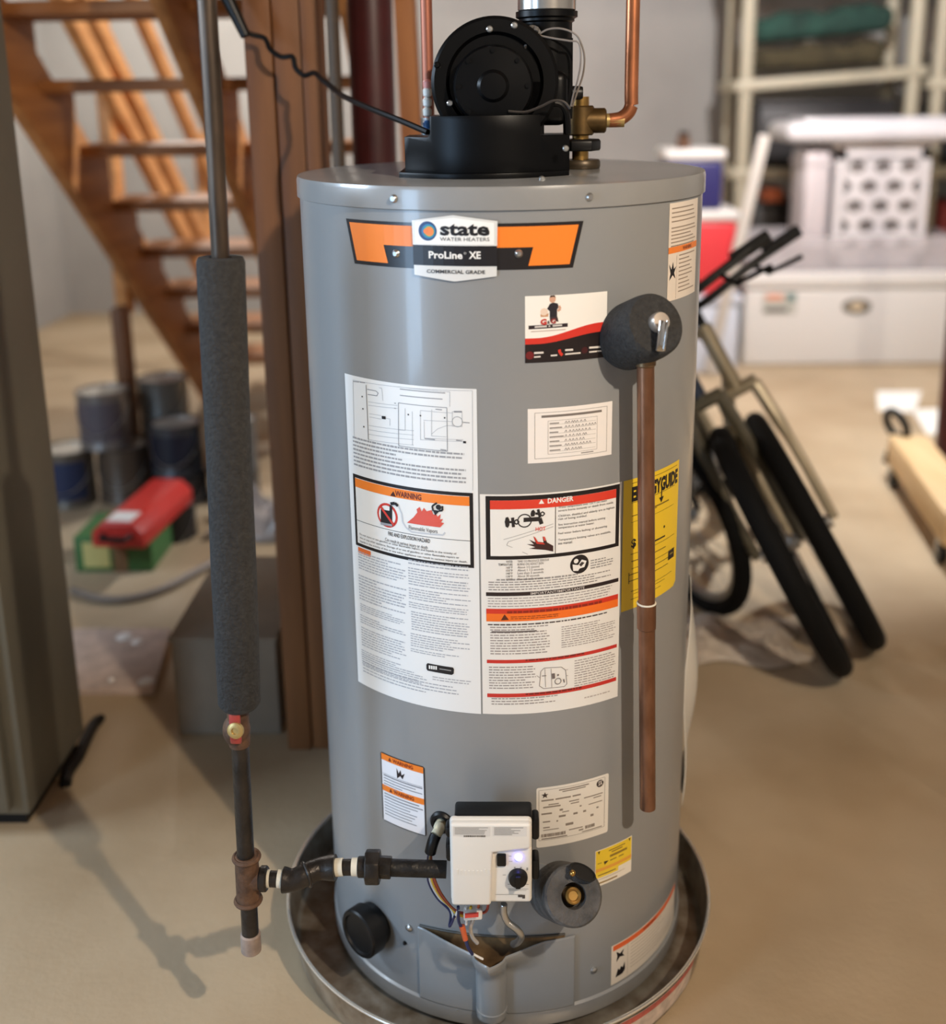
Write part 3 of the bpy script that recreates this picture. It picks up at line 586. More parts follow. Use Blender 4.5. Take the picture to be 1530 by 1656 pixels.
b.extrude(pl, (0, -.369, 0), (0, .012, 0)); b.build('raised_panel', WHITEP, GV, bevel=.004, seg=4)
b = MB(); b.box((-.0115, -.366, .3435), (.0005, -.36, .361)); b.build('slide_switch', BLACK, GV, bevel=.002)
b = MB(); b.lathe([(.0046, 0), (.0046, .0015), (.0036, .0028), (0, .0034)], frame((.0165, -.362, .3555), (0, -1, 0)), 20)
b.build('indicator_light', mat('blue_indicator', (150, 150, 255), .3, emit=(105, 105, 255), estr=16), GV, smooth=True)
b = MB(); b.lathe([(.0125, -.002), (.0125, .004), (.0112, .0085), (.006, .0105), (0, .011)], frame((.0155, -.362, .3265), (0, -1, 0)), 30); b.box((.0125, -.3755, .318), (.0185, -.366, .335))
b.build('temperature_knob', BLACK, GV, smooth=True)
b = MB(); I1 = ink((150, 146, 140)); I2 = ink((70, 64, 62)); I3 = ink((216, 212, 206))
def fr(x0, z0, x1, z1, m2, Y=-.3693): b.add([(x0, Y, z0), (x1, Y, z0), (x1, Y, z1), (x0, Y, z1)], [(0, 1, 2, 3)], m2)
fr(-.0665, .3915, -.0195, .4055, I3); fr(-.0165, .3915, .027, .4055, I3)
rnd = random.Random(2)
for i in range(6): fr(-.0645, .4035-i*.0018, -.0645+rnd.uniform(.03, .043), .4043-i*.0018, I1, -.3696); fr(-.0145, .4035-i*.002, -.0145+rnd.uniform(.02, .038), .4045-i*.002, I1, -.3696)
x = -.053
while x < -.026: w = rnd.uniform(.0005, .0014); fr(x, .3905, x+w, .3932, I2, -.3697); x += w+.0008
for x0, z0, x1, z1 in ((.004, .3565, .0075, .3572), (.004, .349, .0085, .3497), (-.004, .3285, .0, .3292), (.002, .3145, .0065, .3152), (.0255, .3145, .0295, .3152), (.003, .3075, .029, .3082), (.003, .3055, .0265, .306), (-.014, .299, .021, .2997), (.0105, .339, .0125, .341), (.0185, .339, .0205, .341)): fr(x0, z0, x1, z1, I1, -.3624)
fr(.0155, .2955, .0245, .299, I2, -.3625); fr(.021, .2935, .0245, .2955, I2, -.3625); fr(.0265, .336, .0285, .340, I1, -.3624)
vp = b.build('valve_print', None, GV, weld=False); vp['kind'] = 'stuff'
b = MB(); x = -.0635
for w, h in ((.004, .008), (.003, .006), (.0035, .006), (.003, .006), (.0035, .006), (.004, .006), (.003, .006), (.0025, .008), (.0025, .008)): b.box((x, -.3696, .3345), (x+w*.55, -.3685, .3345+h)); x += .0052
em = b.build('embossed_marks', WHITEP, GV); em['kind'] = 'stuff'

# --- grommet, sleeve and wires
g0 = CY(-18.1, .3385); gd_ = CY(-18.1, 0, 1)
b = MB(); b.lathe([(.0165, -.001), (.0165, .003), (.014, .006), (.010, .0062), (.0095, .002), (0, .001)], frame(g0, gd_), 28); b.build('grommet', BLACK, WH, smooth=True)
s1 = [g0-gd_*.002, g0+gd_*.012, PY(711, 1340, -.305), PY(704, 1352, -.318)]
MB().tube(sm(s1), .0072, 12).build('white_sleeve', mat('white_sleeve', (226, 220, 190), .5), WH, smooth=True)
MB().tube(sm([PY(705, 1350, -.318), PY(700, 1362, -.322), PY(696, 1378, -.322)]), .0078, 12).build('black_sleeve', BLACK, WH, smooth=True)
for i, (col, end, dx) in enumerate((((226, 184, 60), (762, 1474), 0), ((176, 84, 50), (775, 1470), 5), ((228, 226, 222), (742, 1478), -3), ((34, 42, 84), (735, 1490), -6), ((150, 60, 50), (790, 1468), 3))):
    pts = [PY(696+dx*.3, 1376, -.322), PY(695+dx*.5, 1395, -.312), PY(699+dx, 1425, -.305), PY(713+dx, 1452, -.308), PY(734+dx, 1474, -.318), PY(end[0]-8, end[1]+8, -.325), PY(end[0], end[1]-8, -.33)]
    MB().tube(sm(pts), .0019, 8).build('wire', mat('wire_insulation_%d' % i, col, .4), WH, smooth=True)
MB().tube(sm([PY(741, 1466, -.33), PY(742, 1490, -.328), PY(747, 1500, -.325)]), .0021, 8).build('wire', mat('wire_insulation_3'), WH, smooth=True)
MB().tube(sm([PY(753, 1466, -.33), PY(755, 1480, -.328), PY(754, 1495, -.325)]), .0017, 8).build('wire', mat('wire_insulation_2'), WH, smooth=True)
MB().cyl(PY(747, 1497, -.325), PY(753, 1520, -.328), .0042, .0036, 12).build('wire_connector', mat('orange_connector', (196, 92, 52), .5), WH, smooth=True)
MB().tube(sm([PY(753, 1519, -.328), PY(757, 1532, -.330), PY(764, 1543, -.326)]), .0024, 8).build('wire', mat('wire_insulation_3'), WH, smooth=True)
MB().tube(sm([PY(764, 1542, -.326), PY(773, 1547, -.324), PY(781, 1551, -.322)]), .0016, 8).build('wire', mat('wire_insulation_2'), WH, smooth=True)
MB().tube(sm([PY(766, 1486, -.32), PY(761, 1500, -.318), PY(764, 1515, -.312), PY(772, 1525, -.305)]), .0027, 8).build('clear_tube', mat('clear_tube', (190, 184, 176), .3), WH, smooth=True)
b = MB(); b.hexa(PY(765, 1476, -.33), (.0125, 0, .001), (0, .008, 0), (0, 0, .006)); b.build('wire_plug', mat('wire_plug', (222, 214, 206), .4), WH, bevel=.002)
b = MB(); b.hexa(PY(763, 1480, -.342), (.009, 0, .001), (0, .002, 0), (0, 0, .0022)); b.build('plug_stripe', mat('red_stripe', (200, 70, 60), .4), WH)
pts = sm([PY(815, 1462, -.325), PY(815, 1478, -.325), PY(822, 1492, -.325), PY(836, 1503, -.326), PY(843, 1514, -.322), PY(838, 1523, -.312), PY(830, 1527, -.295)], 10)
MB().tube(pts, [.0045+.0004*(i % 2) for i in range(len(pts))], 12).build('flexible_gas_tube', STEEL, WH, smooth=True)

# --- foam wrapped drain valve
th0 = 14.6; p = CY(th0, .2285, RT-.006); q = PY(928, 1449, -.357); b = MB(); dv = q-p
b.lathe([(0, 0), (.039, 0), (.0395, dv.length*.5), (.0385, dv.length-.004), (.0355, dv.length), (.0165, dv.length), (.015, dv.length-.02), (0, dv.length-.021)], frame(p, dv), 44)
DV = b.build('drain_valve_sleeve', FOAMG, WH, smooth=True)
M = frame(p, dv); iM = M
b = MB(); e = M @ Vector((0, 0, dv.length)); b.cyl(e-dv.normalized()*.024, e-dv.normalized()*.004, .0115, .010, 20); b.torus(e-dv.normalized()*.004, dv, .0085, .0026, 24, 8); b.build('brass_outlet', BRASS, DV, smooth=True)
b = MB(); c = PY(943, 1408, -.345); d2 = (c-(p+dv*.75)).normalized()
b.lathe([(0, 0), (.012, 0), (.0128, .002), (.0115, .0032), (.0105, .001), (0, .0008)], frame(c-d2*.004, d2), 26); b.v = [v+Vector((.006, .002, -.006))*max(-1, min(1, (v-c).dot(Vector((.7, .2, -.7)))/.012)) for v in b.v]
b.build('stem_hole', mat('dark_hole', (24, 23, 22), .9), DV, smooth=True)
MB().ball(PY(926, 1412, -.353), .0042, 10).build('brass_stem', BRASS, DV, smooth=True)
b = MB(); b.lathe([(.05, 0), (.05, .0015), (.0, .0016)], frame(CY(7.5, .232), CY(7.5, 0, 1)), 40)
b.build('dish_ring', GREY, WH, smooth=True)

# --- relief valve with foam sleeve and copper discharge pipe
pb = PY(1014, 548, -.228); th0, z0 = PT(1014, 549); pb = CY(th0, z0, RT-.004); pf = PY(1061, 524, -.292); dv = pf-pb; L = dv.length
b = MB(); b.lathe([(.0, 0), (.040, 0), (.0415, L*.25), (.040, L*.8), (.0385, L-.004), (.0355, L), (.0, L+.001)], frame(pb, dv), 44)
RV = b.build('relief_valve_sleeve', FOAM, WH, smooth=True)
n = dv.normalized(); b = MB(); b.lathe([(.0, -.004), (.0118, -.004), (.0118, .009), (.0105, .0115), (.0, .012)], frame(pf+Vector((.001, 0, .001)), n), 26); b.build('relief_valve_stem', mat('nickel', (196, 184, 172), .35, metal=.7), RV, smooth=True)
a = PY(1073, 518, -.312); c2 = PY(1067, 568, -.318)
b = MB(); b.bar(a, c2, .010, .0025, side=(.85, .35, 0)); b.bar(a+Vector((.004, .002, 0)), c2+Vector((.004, .002, 0)), .003, .006, side=(.85, .35, 0)); b.build('test_lever', CHROME, RV, bevel=.0008)
pt_, pbm = PY(1044, 566, -.270), PY(1047.5, 1306, -.262)
b = MB(); b.cyl(pt_, pbm, .0108, n=28, cap=True); DP = b.build('discharge_pipe', COPPER, WH, smooth=True)
pc = lambda y: PY(1045.5, y, -.266)
b = MB(); b.cyl(pc(975), pc(1016), .0124, n=28, bev=.001); b.build('pipe_coupling', COPPER, DP, smooth=True)
b = MB(); b.torus(pc(975), (0, 0, 1), .0116, .0013, 28, 6); b.build('solder_ring', TAPE, DP, smooth=True)
b = MB(); b.cyl(PY(1044, 572, -.270), PY(1044, 592, -.270), .0128, n=28, bev=.0015); b.build('pipe_adapter', mat('tarnished_brass', (140, 112, 80), .4, metal=.7, noise=.3, scale=40), DP, smooth=True)

# --- papers pouch tucked behind the right side of the jacket
b = MB(); b.grid(lambda u, v: CY(lerp(80, 96, u), lerp(.21, .60, v), RT+.002+.027*u*math.sin(math.pi*v)**.7+.003*math.sin(9*v+4*u)), 14, 30)
b.build('document_pouch', mat('cloudy_plastic', (225, 222, 214), .25, alpha=.85), WH, smooth=True, solid=.0006, weld=False)

# --- power vent blower
def rz(w, y0, arc, yb, z, n=20): pass
cx = -.017
def plan(hw, yf, bow, yb, n=24):                               # plan outline: bowed front, square back
    P = [(cx+lerp(-hw, hw, i/n), yf-bow*(1-(2*i/n-1)**2)) for i in range(n+1)]; return P+[(cx+hw, yb), (cx-hw, yb)]
def bowed(poly, y0, y1, bow, hw, mb):                      # plate with an x-z outline, bowed towards the viewer
    bm = bmesh.new(); vs = [bm.verts.new((x, 0, z)) for x, z in poly]
    for t in tessellate_polygon([[Vector((x, z, 0)) for x, z in poly]]): bm.faces.new([vs[i] for i in t])
    for i in range(1, 28):
        bmesh.ops.bisect_plane(bm, geom=bm.verts[:]+bm.edges[:]+bm.faces[:], plane_co=(cx-hw+2*hw*i/28, 0, 0), plane_no=(1, 0, 0))
    r = bmesh.ops.extrude_face_region(bm, geom=bm.faces[:]); ne = {v for v in r['geom'] if isinstance(v, bmesh.types.BMVert)}
    for v in bm.verts: v.co.y = (y1 if v in ne else y0-bow*(1-((v.co.x-cx)/hw)**2))
    bm.verts.index_update(); mb.add([v.co.copy() for v in bm.verts], [tuple(q.index for q in f.verts) for f in bm.faces]); bm.free()
b = MB(); ZB = HT+.006
bowed([(-.123, ZB), (.0895, ZB), (.0895, 1.2505), (.051, 1.2505), (.051, 1.2765), (-.088, 1.2765), (-.088, 1.2535), (-.091, 1.2505), (-.123, 1.2505)], -.125, -.05, .05, .106, b)
b.box((-.121, -.051, ZB), (.0875, .06, 1.245))
BL = b.build('blower', BLACKM, WH, bevel=.0022)
b = MB(); b.extrude([Vector((x-.004, y, 0)) for x, y in plan(.11, -.128, .05, .075)], (0, 0, HT-.0005), (0, 0, .0075)); b.build('mounting_flange', BLACKM, BL, bevel=.002)
b = MB(); b.tube(sm([(.052, -.118, 1.251), (.053, -.118, 1.275), (.062, -.118, 1.288), (.076, -.116, 1.288), (.085, -.115, 1.276), (.087, -.115, 1.251)]), .0052, 10); b.build('handle_arch', BLACKM, BL, smooth=True)
Mv = frame((-.006, -.02, 1.3165), (0, -1, 0))
b = MB(); b.lathe([(0, 0), (.074, 0), (.079, .006), (.079, .094), (.081, .096), (.081, .104), (.077, .107), (.062, .107), (.058, .100), (0, .100)], Mv, 72); VO = b.build('blower_housing', BLACKM, BL, smooth=True)
b = MB(); b.box((-.06, -.12, 1.262), (.088, -.03, 1.33)); b.build('blower_body', BLACKM, BL, bevel=.012, seg=4)
b = MB(); b.lathe([(.05, 0), (.05, .028), (.047, .034), (.02, .036), (.016, .04), (0, .041)], frame((-.008, -.118, 1.312), (0, -1, 0)), 48)
for i in range(8):
    a = i*math.pi/4; c = Vector((-.008+.043*math.cos(a), -.152, 1.312+.043*math.sin(a))); b.cyl(c, c+Vector((0, -.003, 0)), .003, n=10)
b.build('motor', BLACKM, VO, smooth=True)
for x, y in ((792, 47), (728, 167), (832, 41), (842, 165), (707, 105)):
    p = PY(x, y, -.127); MB().lathe([(.0042, -.004), (.0042, .001), (.003, .0022), (0, .0025)], frame(p, (0, -1, 0)), 14).build('screw', STEEL if x != 707 else BLACKM, VO, smooth=True)
b = MB(); ex = (.0617, -.075)
b.lathe([(.033, 0), (.033, .105), (.036, .107), (.036, .11), (.04, .112), (.04, .119), (.0335, .12), (.0335, .15)], Matrix.Translation((ex[0], ex[1], 1.285)), 44); b.box((.03, -.105, 1.27), (.094, -.045, 1.37)); EO = b.build('exhaust_outlet', BLACKM, BL, smooth=True)
b = MB(); b.lathe([(.0365, 1.405), (.0375, 1.406), (.0375, 1.43), (.0365, 1.431), (.0365, 2.44), (0, 2.44)], Matrix.Translation((ex[0], ex[1], 0)), 44); b.build('vent_pipe', mat('vent_steel', (196, 192, 186), .22, metal=.9), EO, smooth=True)
b = MB(); b.lathe([(.012, 0), (.012, .004), (.008, .007), (0, .007)], frame(PY(861, 57, -.112), (-.2, -1, .1)), 16); b.cyl(PY(867, 46, -.118), PY(866, 52, -.122), .004, n=10); b.cyl(PY(852, 70, -.118), PY(853, 76, -.122), .004, n=10); b.build('pressure_switch_tap', mat('grey_plastic', (96, 94, 92), .4), BL, smooth=True)
wr = mat('thin_grey_wire', (120, 112, 106), .5)
for pts in ([(870, 57), (885, 48), (905, 46), (925, 52), (937, 64), (945, 90), (943, 120), (933, 150), (926, 172)], [(870, 57), (895, 62), (920, 66), (936, 70), (939, 100), (934, 130), (928, 150), (923, 172)]):
    MB().tube(sm([PY(x, y, -.12-.01*math.sin(i*.5)) for i, (x, y) in enumerate(pts)]), .0013, 6).build('sensor_wire', wr, BL, smooth=True)
MB().tube(sm([PY(x, y, -.155) for x, y in ((822, 180), (850, 181), (875, 172), (895, 163), (912, 165), (922, 176))]), .0018, 6).build('sensor_wire', mat('dark_wire', (46, 40, 36), .5), BL, smooth=True)
for x, y in ((915, 240), (877, 290)):
    p = PY(x, y, -.165 if x > 900 else -.2); MB().lathe([(.004, -.006), (.004, .001), (.0028, .002), (0, .0022)], frame(p, (.1, -1, 0)), 12).build('screw', STEEL, BL, smooth=True)
b = MB(); b.lathe([(0, 0), (.009, 0), (.009, .014), (.0075, .018), (0, .018)], frame(PY(945, 150, -.06)+Vector((-.02, 0, 0)), (1, 0, 0)), 16); b.build('blower_plug', BLACK, BL, smooth=True)

# --- water connections on top
nx, ny = .112, .0
WL = thing('water_line', 'copper hot water pipe with brass elbow rising from the heater top beside the blower', 'pipe', (nx, ny, HT))
b = MB(); b.cyl((nx, ny, HT), (nx, ny, 1.297), .0115, n=20); b.build('brass_nipple', BRASS, WL, smooth=True)
b = MB(); b.lathe([(.013, 0), (.027, 0), (.028, .003), (.028, .009), (.026, .012), (.013, .012)], Matrix.Translation((nx, ny, 1.2)), 28); b.build('lower_collar', mat('dark_brass', (78, 68, 54), .4, metal=.6), WL, smooth=True)
b = MB(); b.lathe([(.013, 0), (.027, 0), (.0285, .003), (.0285, .013), (.026, .016), (.013, .016)], Matrix.Translation((nx, ny, 1.224)), 6); b.build('union_nut', BLACK, WL, bevel=.001)
b = MB(); b.cyl((nx, ny, 1.245), (nx, ny, 1.285), .0185, n=24, bev=.002); b.cyl((nx, ny, 1.2645), (nx+.035, ny, 1.2645), .017, n=24, bev=.002); b.build('brass_tee', mat('dull_brass', (112, 88, 52), .4, metal=.75, noise=.3, scale=40), WL, smooth=True)
b = MB(); b.cyl((nx+.03, ny, 1.2645), (nx+.06, ny, 1.2645), .0095, n=20); b.build('brass_adapter', mat('pale_brass', (186, 160, 104), .4, metal=.6), WL, smooth=True)
ex2 = PY(1022, 100, ny).x
b = MB(); b.tube(sm([(nx+.055, ny, 1.2645), (ex2-.03, ny, 1.2645), (ex2-.012, ny, 1.268), (ex2, ny, 1.283), (ex2, ny, 1.32), (ex2, ny, 1.6), (ex2, ny, 2.44)]), .0095, 18); b.build('copper_pipe', COPPERB, WL, smooth=True)
lx = PY(690, 100, .06).x
CL = thing('cold_water_line', 'copper cold water pipe rising behind the left side of the blower', 'pipe', (lx, .08, HT))
b = MB(); b.cyl((lx, .08, 1.26), (lx, .08, 2.44), .0085, n=18); b.build('copper_pipe', mat('dull_copper', (150, 92, 72), .45, metal=.6), CL, smooth=True)
b = MB(); b.cyl((lx, .08, HT), (lx, .08, 1.27), .012, n=18); b.build('nipple', STEEL, CL, smooth=True)
for i, (y, c) in enumerate(((137, (214, 140, 130)), (150, (226, 224, 216)), (166, (226, 224, 216)), (182, (220, 218, 208)), (203, (60, 110, 170)), (214, (170, 205, 225)))):
    b = MB(); q = PY(691, y, .06); b.lathe([(.003, -.006), (.006, -.004), (.0065, .004), (.004, .007), (0, .008)], Matrix.Translation(q), 14); b.build('pipe_clip', mat('clip_%d_%d_%d' % c, c, .4), CL, smooth=True)

# ------------------------------------------------------------------ drain pan
pc_ = Vector((-.0136, -.0277, 0)); PN = thing('drain_pan', 'shallow round galvanised steel drain pan under the water heater', 'drain pan', pc_)
b = MB(); b.lathe([(0, .001), (.322, .001), (.328, .006), (.3365, .0645), (.338, .066)], Matrix.Translation(pc_), 140); b.build('pan_body', GALV, PN, smooth=True, solid=.0012)
b = MB(); b.torus(pc_+Vector((0, 0, .0655)), (0, 0, 1), .338, .0027, 160, 8); b.build('rolled_rim', mat('bright_galvanised', (232, 229, 220), .2, metal=.75), PN, smooth=True)
def psk(u, v, a0=30, a1=60, k=.0016):
    t = math.radians(lerp(a0, a1, u)); z = lerp(.012, .056, v); r = .328+.0085*(z-.006)/.0585+k; return pc_+Vector((r*math.sin(t), -r*math.cos(t), z))
b = MB(); b.grid(psk, 24, 1); s_ = b.build('pan_sticker', mat('worn_sticker', (214, 196, 182), .5, noise=.2, scale=60), PN, smooth=True, weld=False)
b = MB(); b.grid(lambda u, v: psk(u, .72+.26*v, 30, 60, .0019), 24, 1); b.build('sticker_band', mat('faded_red', (196, 96, 84), .5, noise=.25, scale=70), s_, smooth=True, weld=False)

# ------------------------------------------------------------------ gas pipe
GY = -.345
GP = thing('gas_pipe', 'black iron gas pipe with foam sleeve, shutoff valve and union feeding the heater valve', 'pipe', PY(405, 1530, GY))
gp = lambda x, y, Y=GY: PY(x, y, Y)
tee = gp(400, 1421)
b = MB(); b.tube([gp(388, 1200), gp(398, 1395)], .0112, 20); b.build('lower_pipe', IRON, GP, smooth=True)
b = MB(); b.tube([gp(331, -60), gp(344, 150), gp(357, 425)], .0103, 20); b.build('upper_pipe', mat('bronze_pipe', (86, 72, 60), .42, metal=.6, noise=.35, scale=20, stretch=(4, 4, .6)), GP, smooth=True)
top = gp(331, -60); b = MB(); b.tube([top, Vector((top.x, top.y, 2.44))], .0103, 16); b.build('riser', mat('bronze_pipe'), GP, smooth=True)
f0, f1 = gp(356.5, 416), gp(387.5, 1141); dv = f0-f1; L = dv.length; b = MB()
b.lathe([(.012, 0), (.0225, 0), (.0265, .006), (.0275, L*.3), (.0265, L*.6), (.0275, L-.006), (.0255, L), (.0125, L), (.012, L-.02)], frame(f1, dv), 40); b.build('foam_sleeve', FOAM, GP, smooth=True)
v0 = gp(382.5, 1180)
b = MB(); b.cyl(gp(384, 1142), gp(388, 1206), .0135, n=20, bev=.002); b.ball(v0, .0175, 14, sc=(1, 1, 1.25)); VA = b.build('shutoff_valve', RUST, GP, smooth=True)
b = MB(); b.bar(gp(379, 1152, GY-.018), gp(382, 1202, GY-.018), .014, .006); b.build('valve_handle', mat('worn_red_paint', (176, 50, 46), .5, noise=.4, scale=60, col2=(112, 70, 54)), VA, bevel=.002)
b = MB(); b.lathe([(.0105, 0), (.0105, .004), (.008, .0055), (.0045, .0055), (.004, .0035), (0, .0035)], frame(gp(382, 1180, GY-.020), (-.15, -1, .1)), 24); b.build('handle_nut', mat('pale_brass'), VA, smooth=True)
b = MB(); b.cyl(gp(398.5, 1383), gp(402, 1458), .0155, n=24, bev=.002); b.torus(gp(398.7, 1386), (0, 0, 1), .0162, .003, 24, 8); b.torus(gp(401.6, 1455), (0, 0, 1), .0162, .003, 24, 8); b.cyl(tee, gp(422, 1421, GY), .0145, n=24, bev=.002); b.build('tee', RUST, GP, smooth=True)
b = MB(); b.tube([gp(402, 1455), gp(405, 1512)], .0112, 20); b.build('drip_leg', IRON, GP, smooth=True)
b = MB(); b.cyl(gp(405, 1508), gp(406.5, 1538), .0135, n=20, bev=.002); b.build('drip_cap', mat('dusty_cap', (160, 140, 126), .7, noise=.2, scale=60), GP, smooth=True)
YE = -.333
b = MB(); b.cyl(gp(420, 1421, GY), gp(433, 1421, GY), .0165, n=24, bev=.002); b.build('tee_collar', IRON, GP, smooth=True)
b = MB(); b.tube([gp(430, 1421), gp(472, 1423, GY)], .0105, 18); b.build('short_nipple', IRON, GP, smooth=True)
b = MB(); b.tube([gp(449, 1421), gp(458, 1421.5)], .0116, 18); b.tube([gp(432, 1421), gp(437, 1421)], .0116, 18); b.tube([gp(543, 1403, YE), gp(555, 1402, YE)], .0116, 18); b.tube([gp(569, 1402, YE), gp(580, 1402, YE)], .0116, 18); b.build('thread_tape', TAPE, GP, smooth=True)
b = MB(); pts = sm([gp(458, 1423, GY), gp(476, 1423, GY), gp(496, 1414, GY+.004), gp(518, 1405, YE), gp(543, 1403, YE)], 6); b.tube(pts, [.0165, .0165, .0162, .0155, .015, .0147]+[.0147]*(len(pts)-12)+[.015, .0155, .0162, .0165, .0168, .0168][:6], 22)
b.torus(gp(496, 1414, GY+.004), gp(510, 1407, YE)-gp(480, 1421, GY), .0155, .0022, 24, 8); b.build('elbow', IRON, GP, smooth=True)
b = MB(); b.tube([gp(540, 1403, YE), gp(590, 1402, YE)], .0105, 18); b.build('nipple', IRON, GP, smooth=True)
UN = MB(); UN.cyl(gp(579, 1402, YE), gp(592, 1402, YE), .0135, n=20, bev=.001); UN.cyl(gp(612, 1402, YE), gp(633, 1403, YE), .0145, n=8, bev=.001)
un = UN.build('union', IRON, GP, smooth=True)
b = MB(); b.cyl(gp(591, 1402, YE), gp(615, 1402, YE), .0225, n=8, bev=.0015); b.build('union_nut', IRON, un, bevel=.0008)
b = MB(); b.tube([gp(630, 1403, YE), gp(722, 1406, YE)], .0112, 20); b.build('valve_pipe', mat('dark_iron', (44, 42, 40), .45, metal=.5, noise=.4, scale=60, bump=.3), GP, smooth=True)

# ------------------------------------------------------------------ wood post, steel columns, furnace
FIR = wood('fir', (128, 82, 44), (104, 64, 32)); FIRX = wood('fir_x', (172, 116, 66), (144, 92, 50), 'x'); FIRY = wood('fir_y', (188, 128, 72), (156, 100, 54), 'y')
WP = thing('wood_post', 'brown wooden post built up of boards, standing behind the left side of the heater', 'post', (-.38, .49, 0))
for i, (x0, x1) in enumerate(((-.446, -.398), (-.396, -.348), (-.346, -.316))):
    MB().box((x0, .44+.006*(i % 2), 0), (x1, .53, ZH)).build('post_board', FIR, WP, bevel=.003)
MAROON = mat('maroon_paint', (74, 24, 25), .4, noise=.2, scale=10)
def column(x, y, label):
    t = thing('steel_column', label, 'column', (x, y, 0))
    MB().cyl((x, y, .01), (x, y, 1.995 if y > 1.5 else ZH-.01), .045, n=32).build('column_tube', MAROON, t, smooth=True)
    MB().box((x-.09, y-.09, 0), (x+.09, y+.09, .01)).build('base_plate', MAROON, t)
c = PY(602, 130, .75); column(c.x, .75, 'dark maroon steel column right behind the heater and wooden post')
c = PY(1531, 755, 2.2); column(c.x, 2.2, 'maroon steel column beside the pale lumber on the floor')
FM = mat('furnace_sheet', (104, 98, 84), .5, noise=.12, scale=3)
FU = thing('furnace', 'tall dull grey sheet metal furnace cabinet left of the gas pipe', 'furnace', (-1.2, .3, 0))
MB().box((-1.5, .18, .03), (-.874, .464, 1.75)).build('cabinet', FM, FU, bevel=.006)
MB().box((-1.47, .155, .05), (-.90, .18, .92)).build('lower_door', FM, FU, bevel=.005)
MB().box((-1.47, .155, .935), (-.90, .18, 1.72)).build('upper_door', FM, FU, bevel=.005)
MB().box((-1.5, .2, 0), (-.89, .45, .03)).build('plinth', BLACK, FU)
MB().box((-1.25, .145, .7), (-1.1, .157, .74)).build('door_handle', BLACK, FU, bevel=.004)

# ------------------------------------------------------------------ staircase
ST = thing('staircase', 'open wooden staircase with plank treads and board handrails', 'staircase', (-.84, 3.2, 0))
RUN, RISE = .25, .19; ky = lambda k: 2.99-RUN*k; kz = lambda k: .405+RISE*k
SXL, SXM, SXR = -1.30, -.80, -.36
for k in range(-1, 10):
    y, z = ky(k), kz(k); MB().box((SXL-.02, y-.12, z-.035), (SXR+.02, y+.15, z)).build('tread', FIRX, ST, bevel=.004)
def slope(x0, x1, k0, k1, dz0, dz1, name, mt, dy=0):
    b = MB(); P = [Vector((0, ky(k0)+dy, kz(k0)+dz0)), Vector((0, ky(k1)+dy, kz(k1)+dz0)), Vector((0, ky(k1)+dy, kz(k1)+dz1)), Vector((0, ky(k0)+dy, kz(k0)+dz1))]
    b.extrude(P, (x0, 0, 0), (x1-x0, 0, 0)); return b.build(name, mt, ST, bevel=.003)
for x in (SXL, SXM, SXR): slope(x-.02, x+.02, -1.9, 9.3, -.27, -.012, 'stringer', FIRY)
for k in range(-1, 10):
    for x in (SXL, SXM, SXR):
        y, z = ky(k), kz(k); b = MB(); b.extrude([Vector((0, y+.14, z-.035)), Vector((0, y-.11, z-.035)), Vector((0, y+.14, z-.2))], (x-.0165, 0, 0), (.033, 0, 0)); b.build('tread_cleat', FIRY, ST)
RL = wood('fir_rail', (222, 158, 96), (196, 132, 74), 'y')
slope(SXL-.04, SXL, -3.2, 8.5, .95, 1.04, 'handrail', RL)
slope(SXL-.04, SXL, -2.2, 8.5, .53, .62, 'middle_rail', RL)
slope(SXL-.04, SXL, -1.4, 8.5, .36, .45, 'lower_rail', RL)
for y, z in ((3.62, 1.15), (2.4, 1.75), (1.3, 2.4)): MB().box((SXL-.085, y-.045, 0 if y > 3 else z-1.2), (SXL-.041, y+.045, z)).build('newel_post', RL, ST, bevel=.003)
q = PZ(158, 790); MB().box((-1.31, 2.08, 0), (-1.27, 2.17, .62)).build('stair_leg', FIR, ST, bevel=.003)

# ------------------------------------------------------------------ under the stairs: cans, boxes, sheet
def can(x, y, z, label, body, band, r=.083, h=.19):
    t = thing('paint_can', label, 'paint can', (x, y, z), 'paint cans under the stairs')
    M = Matrix.Translation((x, y, z))
    MB().lathe([(0, 0), (r, 0), (r+.002, .003), (r, .006), (r, h-.006), (r+.003, h-.003), (r+.003, h), (r-.006, h), (r-.008, h-.006)], M, 36).build('can_body', mat('can_%d_%d_%d' % body, tuple(int(x*.72) for x in body), .35, metal=.4), t, smooth=True)
    MB().lathe([(r-.007, h-.008), (r-.010, h-.003), (r-.02, h-.003), (r-.022, h-.006), (0, h-.006)], M, 36).build('can_lid', mat('can_lid', (205, 200, 190), .35, metal=.5), t, smooth=True)
    if band: MB().lathe([(r+.0006, .03), (r+.0006, h-.03)], M, 20, a0=210, a1=330).build('can_label', mat('canlab_%d_%d_%d' % band, tuple(int(x*.7) for x in band), .5), t, smooth=True)
    MB().tube([Vector((x+r*math.cos(a)*1.02, y-r*1.04*abs(math.sin(a))-.001, z+h*.75-.09*math.sin(a))) for a in [math.pi*i/16 for i in range(17)]], .0017, 6).build('wire_handle', STEEL, t, smooth=True)
    return t
can(-1.44, 1.92, 0, 'dented cream paint can with blue mark at the bottom of the can stack', (150, 142, 130), (52, 70, 120))
can(-1.27, 1.96, 0, 'plain dark beige paint can under the silver can', (128, 112, 96), None)
can(-1.315, 1.95, .19, 'silver paint can with faded dark label on top of the stack', (176, 168, 162), (126, 118, 128))
can(-1.16, 2.105, 0, 'plain grey can below the rearmost silver can', (110, 106, 100), None); can(-1.16, 2.105, .19, 'dull grey can standing behind the silver paint can', (134, 128, 120), None)
